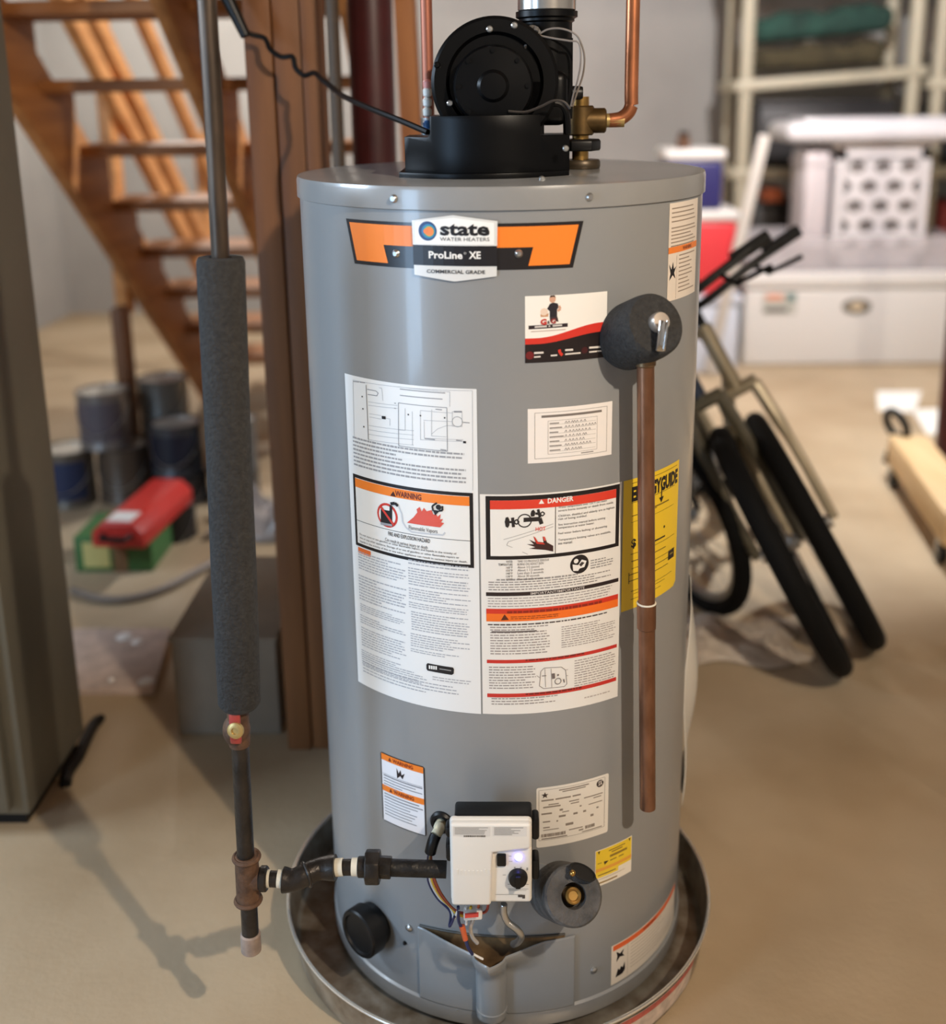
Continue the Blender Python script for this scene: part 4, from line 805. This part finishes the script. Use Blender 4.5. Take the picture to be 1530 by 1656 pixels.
can(-1.07, 1.94, .0, 'dark lower can beneath the navy labelled can', (90, 88, 88), None, h=.1); can(-1.08, 1.94, .1, 'paint can with navy label and white lid next to the red case', (96, 98, 104), (22, 28, 52), h=.17); can(-.9, 1.97, .1, 'grey can with white lid touching the navy labelled can', (124, 124, 124), None, r=.08, h=.17); can(-.9, 1.97, 0, 'small grey can below the white lidded grey can', (100, 98, 96), None, r=.08, h=.1)
# red case on a green box
gb = PZ(180, 925)
t = thing('cardboard_box', 'green printed box with pale yellow panel under the red case', 'box', (gb.x+.03, gb.y+.1, 0))
MB().box((gb.x-.10, gb.y, 0), (gb.x+.12, gb.y+.2, .105)).build('box_body', mat('green_print', (62, 108, 58), .6), t, bevel=.003); MB().box((gb.x-.075, gb.y-.002, .015), (gb.x-.0, gb.y, .09)).build('yellow_panel', mat('yellow_print', (200, 190, 120), .6), t)
MB().box((gb.x+.01, gb.y-.0025, .0), (gb.x+.05, gb.y, .105)).build('brown_panel', mat('brown_print', (120, 90, 60), .6), t)
ra, rb_ = PZ(188, 852, .17), PZ(272, 778, .17); ra.z = rb_.z = .145
t = thing('tool_case', 'long red plastic tool case with white end label lying on the green box', 'case', ra)
d = (rb_-ra).normalized(); sd = Vector((d.y, -d.x, 0)); b = MB()
prof = [sd*x+Vector((0, 0, z)) for x, z in ((-.075, -.038), (.075, -.038), (.075, .005), (.045, .034), (-.045, .034), (-.075, .005))]
b.extrude(prof, ra, rb_-ra); b.build('case_shell', mat('red_plastic', (196, 52, 46), .35), t, bevel=.006, seg=3)
b = MB(); b.hexa(ra+Vector((0, 0, .0355))+d*.05, sd*.035, d*.035, (0, 0, .0015)); b.build('white_label', mat('white_paper', (232, 230, 226), .6), t)
b = MB(); b.tube([ra-d*.002+sd*.04, ra-d*.03+sd*.035, ra-d*.03-sd*.035, ra-d*.002-sd*.04], .008, 10); b.build('case_handle', BLACK, t, smooth=True)
can(rb_.x+.01, rb_.y-.02, 0, 'low dark can carrying the far end of the red case', (70, 66, 62), None, r=.07, h=.105)
# plastic sheet, hose, board on the floor
SHEET = mat('grey_plastic_sheet', (168, 158, 152), .3, noise=.2, scale=6)
def crumple(name, x0, x1, y0, y1, h, seed, label, cat, mt, nx=26, ny=26, edge=True):
    rnd = random.Random(seed); wv = [(rnd.uniform(8, 26), rnd.uniform(8, 26), rnd.uniform(0, 6), rnd.uniform(.4, 1)) for _ in range(7)]
    def fn(u, v):
        s = sum(a*math.sin(fx*u+fy*v+p) for fx, fy, p, a in wv)/4; e = min(1, 5*min(u, 1-u, v, 1-v)) if edge else 1
        return Vector((lerp(x0, x1, u)+.02*math.sin(9*v+seed), lerp(y0, y1, v)+.02*math.sin(8*u), .004+h*e*(.35+.65*abs(s))))
    b = MB(); b.grid(fn, nx, ny); return single(b, name, mt, label, cat, ((x0+x1)/2, (y0+y1)/2, 0), smooth=True, solid=.0008, weld=False, angle=60)
crumple('plastic_sheet', -.9, -.55, 1.56, 1.82, .14, 5, 'crumpled greyish plastic sheet on the floor beside the red case', 'plastic sheet', SHEET)
pts = [PZ(x, y, .012) for x, y in ((118, 955), (160, 968), (210, 968), (265, 952), (330, 918), (400, 880))]
single(MB().tube(sm(pts), .011, 10), 'hose', mat('grey_hose', (128, 118, 110), .5), 'pale grey hose curving over the floor in front of the green box', 'hose', pts[2]-Vector((0, 0, .012)), smooth=True)
P = [PZ(x, y) for x, y in ((118, 1125), (250, 1125), (277, 1026), (118, 1026))]
bd = thing('foam_board', 'flat pinkish board with white flecks lying on the floor beside the furnace', 'board', (P[0]+P[2])/2)
b = MB(); b.extrude(P, (0, 0, 0), (0, 0, .018)); b.build('panel', mat('pinkish_board', (206, 184, 170), .7, noise=.15, scale=30), bd, bevel=.003)
for x, y, r in ((201, 1030, .02), (222, 1038, .014), (237, 1102, .02), (180, 1100, .007)):
    q = PZ(x, y, .018); MB().lathe([(r, 0), (r*.8, .004), (0, .006)], Matrix.Translation(q)).build('white_fleck', mat('white_paper'), bd, smooth=True)
pts = [PZ(x, y, .008) for x, y in ((165, 1160), (152, 1172), (138, 1200), (128, 1222), (110, 1250), (106, 1268))]
single(MB().tube(sm(pts), [.009]*3+[.012]*(len(sm(pts))-3), 8), 'cable_end', BLACK, 'short black cable lying on the floor beside the furnace', 'cable', pts[2]-Vector((0, 0, .008)), smooth=True)
q = PY(85, 308, 4.3); t = thing('meter_box', 'small dark meter box fixed on the wall beyond the stairs', 'meter box', (X0, 4.3, q.z))
MB().box((X0, 4.15, q.z-.12), (X0+.1, 4.5, q.z+.1)).build('box_body', mat('dark_box', (44, 46, 52), .5), t, bevel=.01); MB().box((X0+.1, 4.18, q.z-.1), (X0+.106, 4.47, q.z-.05)).build('box_plate', mat('white_paper'), t)

# power cord from the blower to the post
pts = [(692, 214, .0), (650, 196, .04), (600, 176, .1), (560, 158, .18), (545, 148, .25), (520, 128, .3), (508, 118, .33), (492, 122, .35), (478, 110, .36), (473, 92, .37), (455, 92, .38), (437, 80, .39), (428, 62, .40), (405, 55, .40), (390, 42, .40), (378, 18, .40), (362, -10, .40), (340, -60, .40)]
single(MB().tube(sm([PY(x, y, Y) for x, y, Y in pts]), .0045, 8), 'power_cord', BLACK, 'black wavy power cord running from the blower past the wooden post', 'cord', PY(692, 214, 0), smooth=True)
b = MB(); c = PY(382, 30, .39); b.cyl(c+Vector((-.02, 0, .05)), c+Vector((.015, 0, -.03)), .012, .009, 16, bev=.002); single(b, 'plug', BLACK, 'black plug and cord coil beside the wooden post', 'plug', c, smooth=True)

# ------------------------------------------------------------------ coolers and shelves on the right
def cooler(x0, x1, y0, y1, z0, z1, lid_h, body, lidc, label, name='cooler'):
    t = thing(name, label, 'cooler', ((x0+x1)/2, (y0+y1)/2, z0))
    MB().box((x0, y0, z0), (x1, y1, z1-lid_h)).build('cooler_body', body, t, bevel=.02, seg=4)
    MB().box((x0-.012, y0-.012, z1-lid_h), (x1+.012, y1+.012, z1)).build('cooler_lid', lidc, t, bevel=.018, seg=4)
    MB().tube(sm([(x0-.004, (y0+y1)/2-.08, z1-lid_h-.05), (x0-.02, (y0+y1)/2-.08, z1-lid_h-.09), (x0-.02, (y0+y1)/2+.08, z1-lid_h-.09), (x0-.004, (y0+y1)/2+.08, z1-lid_h-.05)]), .008, 8).build('cooler_handle', lidc, t, smooth=True)
    return t
CW = mat('white_cooler_plastic', (208, 205, 201), .4)
wc = cooler(1.165, 2.16, 3.75, 4.22, 0, .455, .075, CW, CW, 'long white chest cooler with oval badge standing on the floor')
b = MB(); M = Matrix.Translation((1.696, 3.75, .292)) @ Matrix.Diagonal((1.9, 1, 1, 1)) @ Matrix.Rotation(math.pi/2, 4, 'X'); b.lathe([(.036, 0), (.036, .006), (.03, .008), (0, .008)], M, 32); b.build('oval_badge', mat('badge_grey', (104, 98, 90), .4), wc, smooth=True)
b = MB(); M = Matrix.Translation((1.696, 3.742, .292)) @ Matrix.Diagonal((1.7, 1, 1, 1)) @ Matrix.Rotation(math.pi/2, 4, 'X'); b.lathe([(.02, 0), (.02, .003), (0, .003)], M, 24); b.build('badge_centre', mat('badge_tan', (196, 178, 150), .5), wc, smooth=True)
for x0, x1, z0, z1, c, nm in ((1.25, 1.41, .255, .36, (176, 176, 168), 'cooler_label'), (1.265, 1.345, .325, .355, (214, 150, 124), 'label_stripe'), (1.365, 1.405, .32, .358, (84, 118, 116), 'label_stripe'), (1.26, 1.37, .265, .285, (92, 90, 88), 'label_stripe')):
    MB().box((x0, 3.7485 if nm == 'cooler_label' else 3.7475, z0), (x1, 3.751, z1)).build(nm, mat('coollab_%d_%d_%d' % c, c, .5), wc)
tt = thing('storage_tote', 'pale blue white storage tote carrying the red cooler', 'tote', (.93, 3.8, 0))
MB().box((.74, 3.62, 0), (1.115, 4.0, .33)).build('tote_body', mat('tote_plastic', (196, 202, 214), .4), tt, bevel=.02); MB().box((.73, 3.61, .33), (1.125, 4.01, .372)).build('tote_lid', mat('tote_plastic'), tt, bevel=.012)
cooler(.78, 1.09, 3.64, 3.96, .372, .765, .05, mat('red_cooler_plastic', (206, 56, 62), .4), CW, 'red cooler with white lid stacked on a pale tote')
cooler(.76, 1.02, 3.66, 3.94, .765, 1.04, .05, mat('navy_cooler_plastic', (40, 38, 92), .4), CW, 'navy blue cooler with white lid on top of the red cooler')
pa, pb_ = PY(1237, 218, 3.57), PY(1172, 492, 3.57); pb_ = pa+(pb_-pa)*((pa.z-.01)/(pa.z-pb_.z)); b = MB(); b.bar(pb_, pa, .05, .03); single(b, 'plastic_pole', mat('white_pole', (186, 180, 172), .4), 'white flat plastic pole leaning against the cooler stack', 'pole', pb_, bevel=.008)
# clear tray, hamper and lid on the white cooler
CLR = mat('cloudy_clear_plastic', (206, 200, 202), .2, alpha=.4)
tr = thing('clear_tray', 'shallow cloudy plastic tray on top of the white cooler', 'tray', (1.65, 3.97, .456))
for a, c in (((1.17, 3.78, .456), (2.16, 3.79, .62)), ((1.17, 4.19, .456), (2.16, 4.2, .62)), ((1.17, 3.79, .456), (1.18, 4.19, .62)), ((2.15, 3.79, .456), (2.16, 4.19, .62)), ((1.18, 3.79, .456), (2.15, 4.19, .464))): MB().box(a, c).build('tray_wall', CLR, tr)
hm = thing('laundry_hamper', 'tall white plastic hamper with lattice sides standing in the clear tray', 'hamper', (1.8, 3.98, .465))
HP = mat('hamper_plastic', (206, 202, 203), .4); x0, x1, z0, z1 = 1.58, 2.02, .465, 1.055
for yy, nm in ((3.83, 'front_lattice'), (4.13, 'back_lattice')):
    b = MB(); b.box((x0, yy, z0), (x0+.045, yy+.012, z1)); b.box((x1-.045, yy, z0), (x1, yy+.012, z1)); b.box((x0, yy, z0), (x1, yy+.012, z0+.06)); b.box((x0, yy, z1-.08), (x1, yy+.012, z1))
    nr, ncl = 5, 3; hx = (x1-x0-.08)/ncl; hz = (z1-z0-.13)/nr
    for r in range(nr):
        for c in range(ncl+(1 if r % 2 else 0)):
            ox_ = x0+.04+hx*(c-(.5 if r % 2 else 0)); xa = max(ox_, x0+.04); xb = min(ox_+hx, x1-.04); zc_ = z0+.06+hz*(r+.5); xc_ = ox_+hx/2; n = 24; ring = []; out = []
            for i in range(n):
                a_ = 2*math.pi*i/n; hr = math.cos(math.pi/6)/math.cos((a_ % (math.pi/3))-math.pi/6)
                ring.append((min(xb-.006, max(xa+.006, xc_+hx*.36*hr*math.cos(a_))), zc_+hz*.36*hr*math.sin(a_)))
                w_ = max(abs(math.cos(a_)), abs(math.sin(a_))); out.append((min(xb, max(xa, xc_+hx*.5*math.cos(a_)/w_)), zc_+hz*.5*math.sin(a_)/w_))
            vs = [Vector((x, yy+d_, z)) for d_ in (0, .012) for x, z in ring+out]
            fs = []
            for i in range(n):
                j = (i+1) % n; fs += [(i, j, n+j, n+i), (2*n+i, 2*n+j, 3*n+j, 3*n+i), (i, j, 2*n+j, 2*n+i)]
            b.add(vs, fs)
    b.build(nm, HP, hm)
for xx in (x0, x1-.012): MB().box((xx, 3.842, z0), (xx+.012, 4.13, z1)).build('side_panel', HP, hm)
MB().box((x0, 3.83, z0), (x1, 4.14, z0+.01)).build('hamper_bottom', HP, hm)
MB().box((x0+.015, 3.862, z0+.012), (x1-.015, 3.868, z1-.04)).build('hole_light_sheet', mat('hole_light_grey', (140, 133, 130), .8), hm)  # added sheet, its grey stands in for light inside the hamper
MB().box((x0-.02, 3.82, z1-.03), (x1+.02, 4.16, z1)).build('hamper_rim', HP, hm, bevel=.008)
h2 = thing('plastic_crate', 'slim translucent crate standing beside the lattice hamper', 'crate', (1.5, 3.95, .465)); MB().box((1.44, 3.84, .465), (1.555, 4.1, 1.02)).build('crate_body', mat('smoky_plastic', (196, 188, 190), .3), h2, bevel=.015)
for zz_ in (.95, .55): MB().box((1.435, 3.835, zz_), (1.56, 4.105, zz_+.02)).build('crate_rib', mat('smoky_plastic'), h2)
lb = thing('storage_lid', 'wide shallow rounded milky plastic storage box lid lying across the hamper', 'tub', (1.7, 3.95, 1.056))  # lid of a storage box, laid over the hamper rim
MB().box((1.33, 3.76, 1.056), (2.3, 4.2, 1.15)).build('lid_shell', mat('milky_plastic', (204, 202, 205), .25), lb, bevel=.04, seg=5); MB().box((1.42, 3.82, 1.145), (2.2, 4.15, 1.165)).build('lid_panel', mat('milky_plastic'), lb, bevel=.01)
# shelves
SHP = mat('cream_shelf_plastic', (176, 168, 146), .5)
def shelf_unit(ox, label, tilt):
    t = thing('shelf_unit', label, 'shelving', (ox+.46, 4.6, 0), 'cream plastic shelving along the back wall')
    for x in (0, .86):
        for y in (4.5, 4.9): MB().cyl((ox+x+.03, y, 0), (ox+x+.03, y, 2.1), .034, n=16).build('shelf_post', SHP, t, smooth=True)
    for z in (.35, .84, 1.29, 1.86):
        b = MB(); b.box((ox-.03, 4.46, z), (ox+.95, 4.94, z+.055)); dz = tilt if 1.2 < z < 1.4 else 0
        b.v = [v+Vector((0, 0, dz*(v.x-ox)/.92)) for v in b.v]; b.build('shelf', SHP, t, bevel=.008)
    return t
shelf_unit(1.25, 'cream plastic shelf unit holding the green tarp, behind the white cooler', .06)
shelf_unit(2.24, 'cream plastic shelf unit in the corner beside the one with the green tarp', 0)
def bundle(name, x0, x1, y0, y1, z0, z1, mt, label, cat, seed=1, tl=0):
    rnd = random.Random(seed); b = MB(); n = 14
    def fn(u, v):
        a = 2*math.pi*v; w = max(abs(math.cos(a)), abs(math.sin(a))); w = w*.72+.28
        yy = lerp(y0, y1, .5+.5*math.cos(a)/w); zz_ = lerp(z0, z1, .5+.5*math.sin(a)/w); e = min(1, 8*min(u, 1-u)+.55)
        zm = (z0+z1)/2; return Vector((lerp(x0, x1, u), lerp((y0+y1)/2, yy, e), zm+(zz_-zm)*e+(.012*math.sin(14*u+seed)+.006*math.sin(31*u+5*v)) * (1 if zz_ > zm else 0)+tl*(u-.5)))
    b.grid(fn, 30, 28); k = len(b.v)
    for ui in (0, 30): b.add([b.v[j*31+ui] for j in range(28)], [tuple(range(28))])
    return single(b, name, mt, label, cat, ((x0+x1)/2, (y0+y1)/2, z0), smooth=True, angle=70)
bundle('rolled_blanket', 1.33, 2.02, 4.52, 4.88, 1.405, 1.525, mat('brown_cloth', (74, 66, 44), .95, noise=.3, scale=14), 'dark olive brown blanket folded on the shelf below the green tarp', 'blanket', 2, .03)
bundle('green_tarp', 1.32, 2.05, 4.52, 4.88, 1.555, 1.70, mat('green_cloth', (34, 68, 58), .9, noise=.3, scale=10), 'folded dark green tarp on top of the olive blanket', 'tarp', 4, .06)
DKB = mat('dark_bin', (38, 37, 38), .5)
def bin_(x0, x1, z0, z1, mt, label, y0=4.5, y1=4.88):
    t = thing('storage_bin', label, 'bin', ((x0+x1)/2, 4.7, z0)); MB().box((x0, y0, z0), (x1, y1, z1-.03)).build('bin_body', mt, t, bevel=.012); MB().box((x0-.008, y0-.008, z1-.03), (x1+.008, y1+.008, z1)).build('bin_lid', mt, t, bevel=.008)
bin_(1.36, 2.06, .896, 1.24, DKB, 'wide black storage bin on the shelf below the blanket')
bin_(1.36, 1.62, .406, .72, mat('dark_bin_b', (40, 38, 36), .5), 'black bin on the low shelf near the orange box')
bin_(1.66, 2.06, .406, .66, DKB, 'low black bin on the low shelf behind the lattice hamper')
b = MB(); b.box((1.40, 4.47, .72), (1.5, 4.6, .79)); single(b, 'orange_box', mat('orange_box', (206, 112, 70), .6), 'small orange box on a low black bin', 'box', (1.45, 4.53, .72), bevel=.006)
bin_(2.36, 2.6, 1.346, 1.52, mat('white_bin', (214, 208, 196), .5), 'white bin on the corner shelf')
bin_(2.34, 3.0, .896, 1.2, DKB, 'black bin on the middle corner shelf'); bin_(2.34, 2.8, .406, .7, mat('red_bin', (150, 44, 40), .5), 'red bin on the low corner shelf')

# ------------------------------------------------------------------ bicycles
def bike(label, front, rear_dir, lean, steer, frame_m, fork_m, R=.33, sc=1.0, tyre=.028):
    t = thing('bicycle', label, 'bicycle', (0, 0, 0))
    wb = 1.02; fa = Vector((wb, 0, R)); ra = Vector((0, 0, R)); bbk = Vector((.43, 0, .29)); ht = Vector((.80, 0, .86)); hb = Vector((.845, 0, .72)); stt = Vector((.26, 0, .80))
    hd = (ht-hb).normalized(); S = Matrix.Translation(hb) @ Matrix.Rotation(steer, 4, hd) @ Matrix.Translation(-hb)
    def wheel(c, T, nm):
        ax = T.to_3x3() @ Vector((0, 1, 0)); c = T @ c
        b = MB(); b.torus(c, ax, R-tyre, tyre, 56, 12); w = b.build(nm, mat('tyre_rubber', (9, 9, 9), .8, spec=.2), t, smooth=True, local=True)
        b = MB(); M = frame(c, ax); b.lathe([(R-tyre*1.7, -.011), (R-tyre*2.5, -.010), (R-tyre*2.7, 0), (R-tyre*2.5, .010), (R-tyre*1.7, .011)], M, 48); b.build('rim', mat('alloy_rim', (170, 168, 162), .3, metal=.8), w, smooth=True, local=True)
        b = MB(); b.cyl(c-ax*.05, c+ax*.05, .018, n=16); b.torus(c+ax*.03, ax, .024, .004, 16, 6); b.torus(c-ax*.03, ax, .024, .004, 16, 6); b.build('hub', STEEL, w, smooth=True, local=True)
        b = MB()
        for i in range(28):
            a = 2*math.pi*i/28; a2 = a+(.5 if i % 4 < 2 else -.5); sg = 1 if i % 2 else -1
            b.tube([M @ Vector((.024*math.cos(a2), .024*math.sin(a2), sg*.03)), M @ Vector(((R-tyre*2.5)*math.cos(a), (R-tyre*2.5)*math.sin(a), 0))], .0011, 4)
        b.build('spokes', STEEL, w, local=True)
    wheel(ra, Matrix(), 'rear_wheel'); wheel(fa, S, 'front_wheel')
    b = MB(); b.tube([stt, bbk], .016, 12); b.tube([Vector((.275, 0, .76)), ht-hd*.02], .015, 12); b.tube([bbk, hb+hd*.02], .018, 12)
    for sy_ in (-1, 1): o_ = Vector((0, .055*sy_, 0)); b.tube([bbk+o_*.3, ra+o_], .009, 8); b.tube([Vector((.275, 0, .75))+o_*.2, ra+o_], .008, 8)
    b.cyl(hb-hd*.01, ht+hd*.01, .021, n=14); b.build('bike_frame', frame_m, t, smooth=True, local=True)
    b = MB(); cr = hb-hd*.03
    for sy_ in (-1, 1): o_ = Vector((0, .058*sy_, 0)); b.tube(sm([S @ (cr+o_*.8), S @ (lerp(cr, fa, .5)+o_), S @ (fa+o_)]), [.017]*5+[.013]*8, 10)
    b.tube([S @ (cr-Vector((0, .055, 0))), S @ (cr+Vector((0, .055, 0)))], .018, 10); b.tube([S @ cr, S @ hb], .016, 10); b.build('fork', fork_m, t, smooth=True, local=True)
    b = MB(); hc = ht+hd*.07; b.tube([S @ ht, S @ hc, S @ (hc+Vector((.06, 0, .01)))], .014, 10); cc_ = hc+Vector((.06, 0, .01))
    b.tube(sm([S @ (cc_+Vector((-.06, s_*.31, .03))) for s_ in (-1,)]+[S @ (cc_+Vector((-.02, -.16, .02))), S @ cc_, S @ (cc_+Vector((-.02, .16, .02))), S @ (cc_+Vector((-.06, .31, .03)))]), .0115, 10); HB = b.build('handlebar', BLACKM, t, smooth=True, local=True)
    for s_ in (-1, 1):
        b = MB(); b.tube([S @ (cc_+Vector((-.045, s_*.22, .026))), S @ (cc_+Vector((-.062, s_*.32, .03)))], .0165, 12); b.build('grip', mat('grip_rubber', (26, 26, 27), .8), HB, smooth=True, local=True)
        b = MB(); b.tube([S @ (cc_+Vector((-.02, s_*.18, .02))), S @ (cc_+Vector((.03, s_*.2, 0))), S @ (cc_+Vector((.01, s_*.29, -.01)))], .0065, 8); b.build('brake_lever', BLACKM, HB, smooth=True, local=True)
    b = MB(); b.tube([stt, stt+Vector((-.02, 0, .08))], .0135, 10); b.build('seat_post', STEEL, t, smooth=True, local=True)
    b = MB(); sd_ = stt+Vector((-.02, 0, .09))
    b.grid(lambda u, v: sd_+Vector((lerp(-.13, .15, u), (.085*(1-u)**.8+.022)*math.cos(math.pi*v), .03*math.sin(math.pi*v)+.012*(1-u))), 14, 10); b.build('saddle', BLACK, t, smooth=True, local=True, solid=.008, weld=False)
    b = MB(); b.torus(bbk+Vector((0, -.045, 0)), (0, 1, 0), .085, .004, 36, 6); b.cyl(bbk+Vector((0, -.06, 0)), bbk+Vector((0, .06, 0)), .02, n=14)
    for sy_, an in ((-1, .5), (1, .5+math.pi)):
        e = bbk+Vector((.165*math.cos(an), .075*sy_, .165*math.sin(an))); b.tube([bbk+Vector((0, .065*sy_, 0)), e], .010, 8)
    CK = b.build('crankset', STEEL, t, smooth=True, local=True)
    for sy_, an in ((-1, .5), (1, .5+math.pi)):
        e = bbk+Vector((.165*math.cos(an), .125*sy_, .165*math.sin(an))); MB().box(e-Vector((.045, .045, .012)), e+Vector((.045, .045, .012))).build('pedal', BLACK, CK, bevel=.004, local=True)
    # place: front contact on the floor, frame running towards rear_dir, leaning sideways
    h = -Vector((rear_dir[0], rear_dir[1], 0)).normalized(); lf = Vector((-h.y, h.x, 0))
    Rm = Matrix(((h.x, lf.x, 0, 0), (h.y, lf.y, 0, 0), (0, 0, 1, 0), (0, 0, 0, 1))) @ Matrix.Rotation(lean, 4, 'X')
    fc = Rm @ Matrix.Scale(sc, 4) @ (S @ fa)
    # lowest tyre point under the front wheel
    ax = (Rm.to_3x3() @ (S.to_3x3() @ Vector((0, 1, 0)))).normalized(); dn = (Vector((0, 0, -1))-ax*(-ax.z)).normalized()
    low = fc+(dn*(R-tyre)+Vector((0, 0, -tyre)))*sc
    rax = (Rm.to_3x3() @ Vector((0, 1, 0))); rdn = (Vector((0, 0, -1))-rax*(-rax.z)).normalized(); rlow = Rm @ (ra*sc)+(rdn*(R-tyre)+Vector((0, 0, -tyre)))*sc
    off = Vector((front[0]-low.x, front[1]-low.y, -min(low.z, rlow.z)))
    t.matrix_world = Matrix.Translation(off) @ Rm @ Matrix.Scale(sc, 4)
    return t
OLV = mat('olive_paint', (84, 78, 62), .4, noise=.15, scale=20); NVY = mat('dark_blue_paint', (30, 42, 62), .35); SLV = mat('silver_beige_paint', (150, 138, 114), .35, metal=.3)
bike('dark blue bicycle with silver fork, nearest the heater of the leaning bicycles', (.775, .815), (-.40, .92), math.radians(24), math.radians(-25), NVY, OLV, sc=.95)
bike('beige silver bicycle leaning behind the dark blue one', (.885, .94), (-.20, .98), math.radians(26), math.radians(-13), SLV, SLV, sc=.95)
bike('small black bicycle whose wheel shows at the edge of the heater', (.51, 1.10), (-.75, .66), math.radians(8), math.radians(-25), BLACKM, BLACKM, sc=.8)

# ------------------------------------------------------------------ floor things on the right
la, lb_ = PZ(1468, 707, .16), PZ(1568, 838, .16); la.z = lb_.z = .12
t = thing('lumber_dolly', 'pale timber beam on black wheels lying on the floor by the maroon column', 'dolly', ((la+lb_)/2).xy.to_3d())
d = (lb_-la).normalized(); sd = Vector((-d.y, d.x, 0)); PINE = wood('pale_pine', (226, 196, 150), (206, 172, 124), 'y')
b = MB(); b.hexa((la+lb_)/2+Vector((0, 0, .0)), sd*.062, d*((lb_-la).length/2), (0, 0, .048)); b.build('timber', PINE, t, bevel=.004)
for p in (la+d*.06, lb_-d*.06):
    for s_ in (-1, 1): c = p+sd*.05*s_; c.z = .035; MB().cyl(c-sd*.012, c+sd*.012, .035, n=18, bev=.004).build('wheel', BLACK, t, smooth=True); MB().box((c.x-.012, c.y-.012, .03), (c.x+.012, c.y+.012, .075)).build('wheel_bracket', STEEL, t)
b = MB(); c = la+Vector((-.03, .03, .075)); b.torus(c, (.8, .3, .3), .05, .014, 24, 8); b.tube([c+Vector((0, 0, -.05)), la-d*.02+Vector((-.06, 0, -.06))], .015, 8); b.build('rope_handle', BLACK, t, smooth=True)
for i, pp in enumerate((((1418, 634), (1490, 634), (1480, 668), (1420, 664)), ((1475, 664), (1524, 662), (1520, 702), (1500, 704)))):
    P = [PZ(x, y) for x, y in pp]; b = MB(); b.extrude(P, (0, 0, .001), (0, 0, .003)); single(b, 'paper_sheet', mat('bright_paper', (244, 243, 236), .6), ('white sheet of paper flat on the floor behind the pale timber', 'second white sheet of paper touching the pale timber')[i], 'paper', P[0])
c = PZ(1195, 1035); crumple('plastic_wrap', c.x-.14, c.x+.14, c.y-.13, c.y+.1, .05, 8, 'crumpled pale plastic wrap on the floor beneath the bicycle wheels', 'plastic wrap', mat('pale_wrap', (206, 192, 176), .35, noise=.15, scale=12))

# ------------------------------------------------------------------ odds and ends behind the heater
q = PY(541, 100, .72); single(MB().cyl((q.x, .72, 0), (q.x, .72, 2.0), .0135, n=18).cyl((q.x, .72, 2.0), (q.x, .72, ZH), .0135, n=18), 'conduit', mat('beige_conduit', (150, 130, 108), .5), 'thin beige conduit between the wooden post and the dark maroon column', 'conduit', (q.x, .72, 0), smooth=True)
q = PY(664, 150, 1.25); b = MB(); b.bar((q.x+.03, 1.25, 0), (q.x-.03, 1.25, ZH), .05, .09); single(b, 'wood_stud', wood('fir_stud', (176, 112, 58), (148, 90, 46)), 'narrow orange brown wooden stud seen behind the blower', 'stud', (q.x, 1.25, 0), bevel=.003)
x0, x1 = PZ(285, 1196).x, PZ(452, 1196).x
t = thing('grey_box', 'plain brownish grey cardboard box on the floor left of the wooden post', 'box', ((x0+x1)/2, .7, 0))
GB = mat('grey_cardboard', (132, 117, 99), .8, noise=.12, scale=8)
MB().box((x0, .5, 0), (x1, .92, .215)).build('box_body', GB, t, bevel=.004)
MB().box((x0-.004, .496, .215), (x1+.004, .924, .225)).build('box_flaps', GB, t, bevel=.003)
q = PY(1105, 245, 3.74); t = thing('jar', 'small brown jar standing on the navy cooler lid', 'jar', (q.x, 3.74, 1.04))
MB().lathe([(0, 0), (.03, 0), (.032, .01), (.03, .05), (.02, .06), (0, .06)], Matrix.Translation((q.x, 3.74, 1.04)), 20).build('jar_body', mat('brown_glass', (92, 66, 50), .3), t, smooth=True)
MB().lathe([(0, .06), (.022, .06), (.022, .078), (0, .079)], Matrix.Translation((q.x, 3.74, 1.04)), 20).build('jar_lid', BLACK, t, smooth=True)
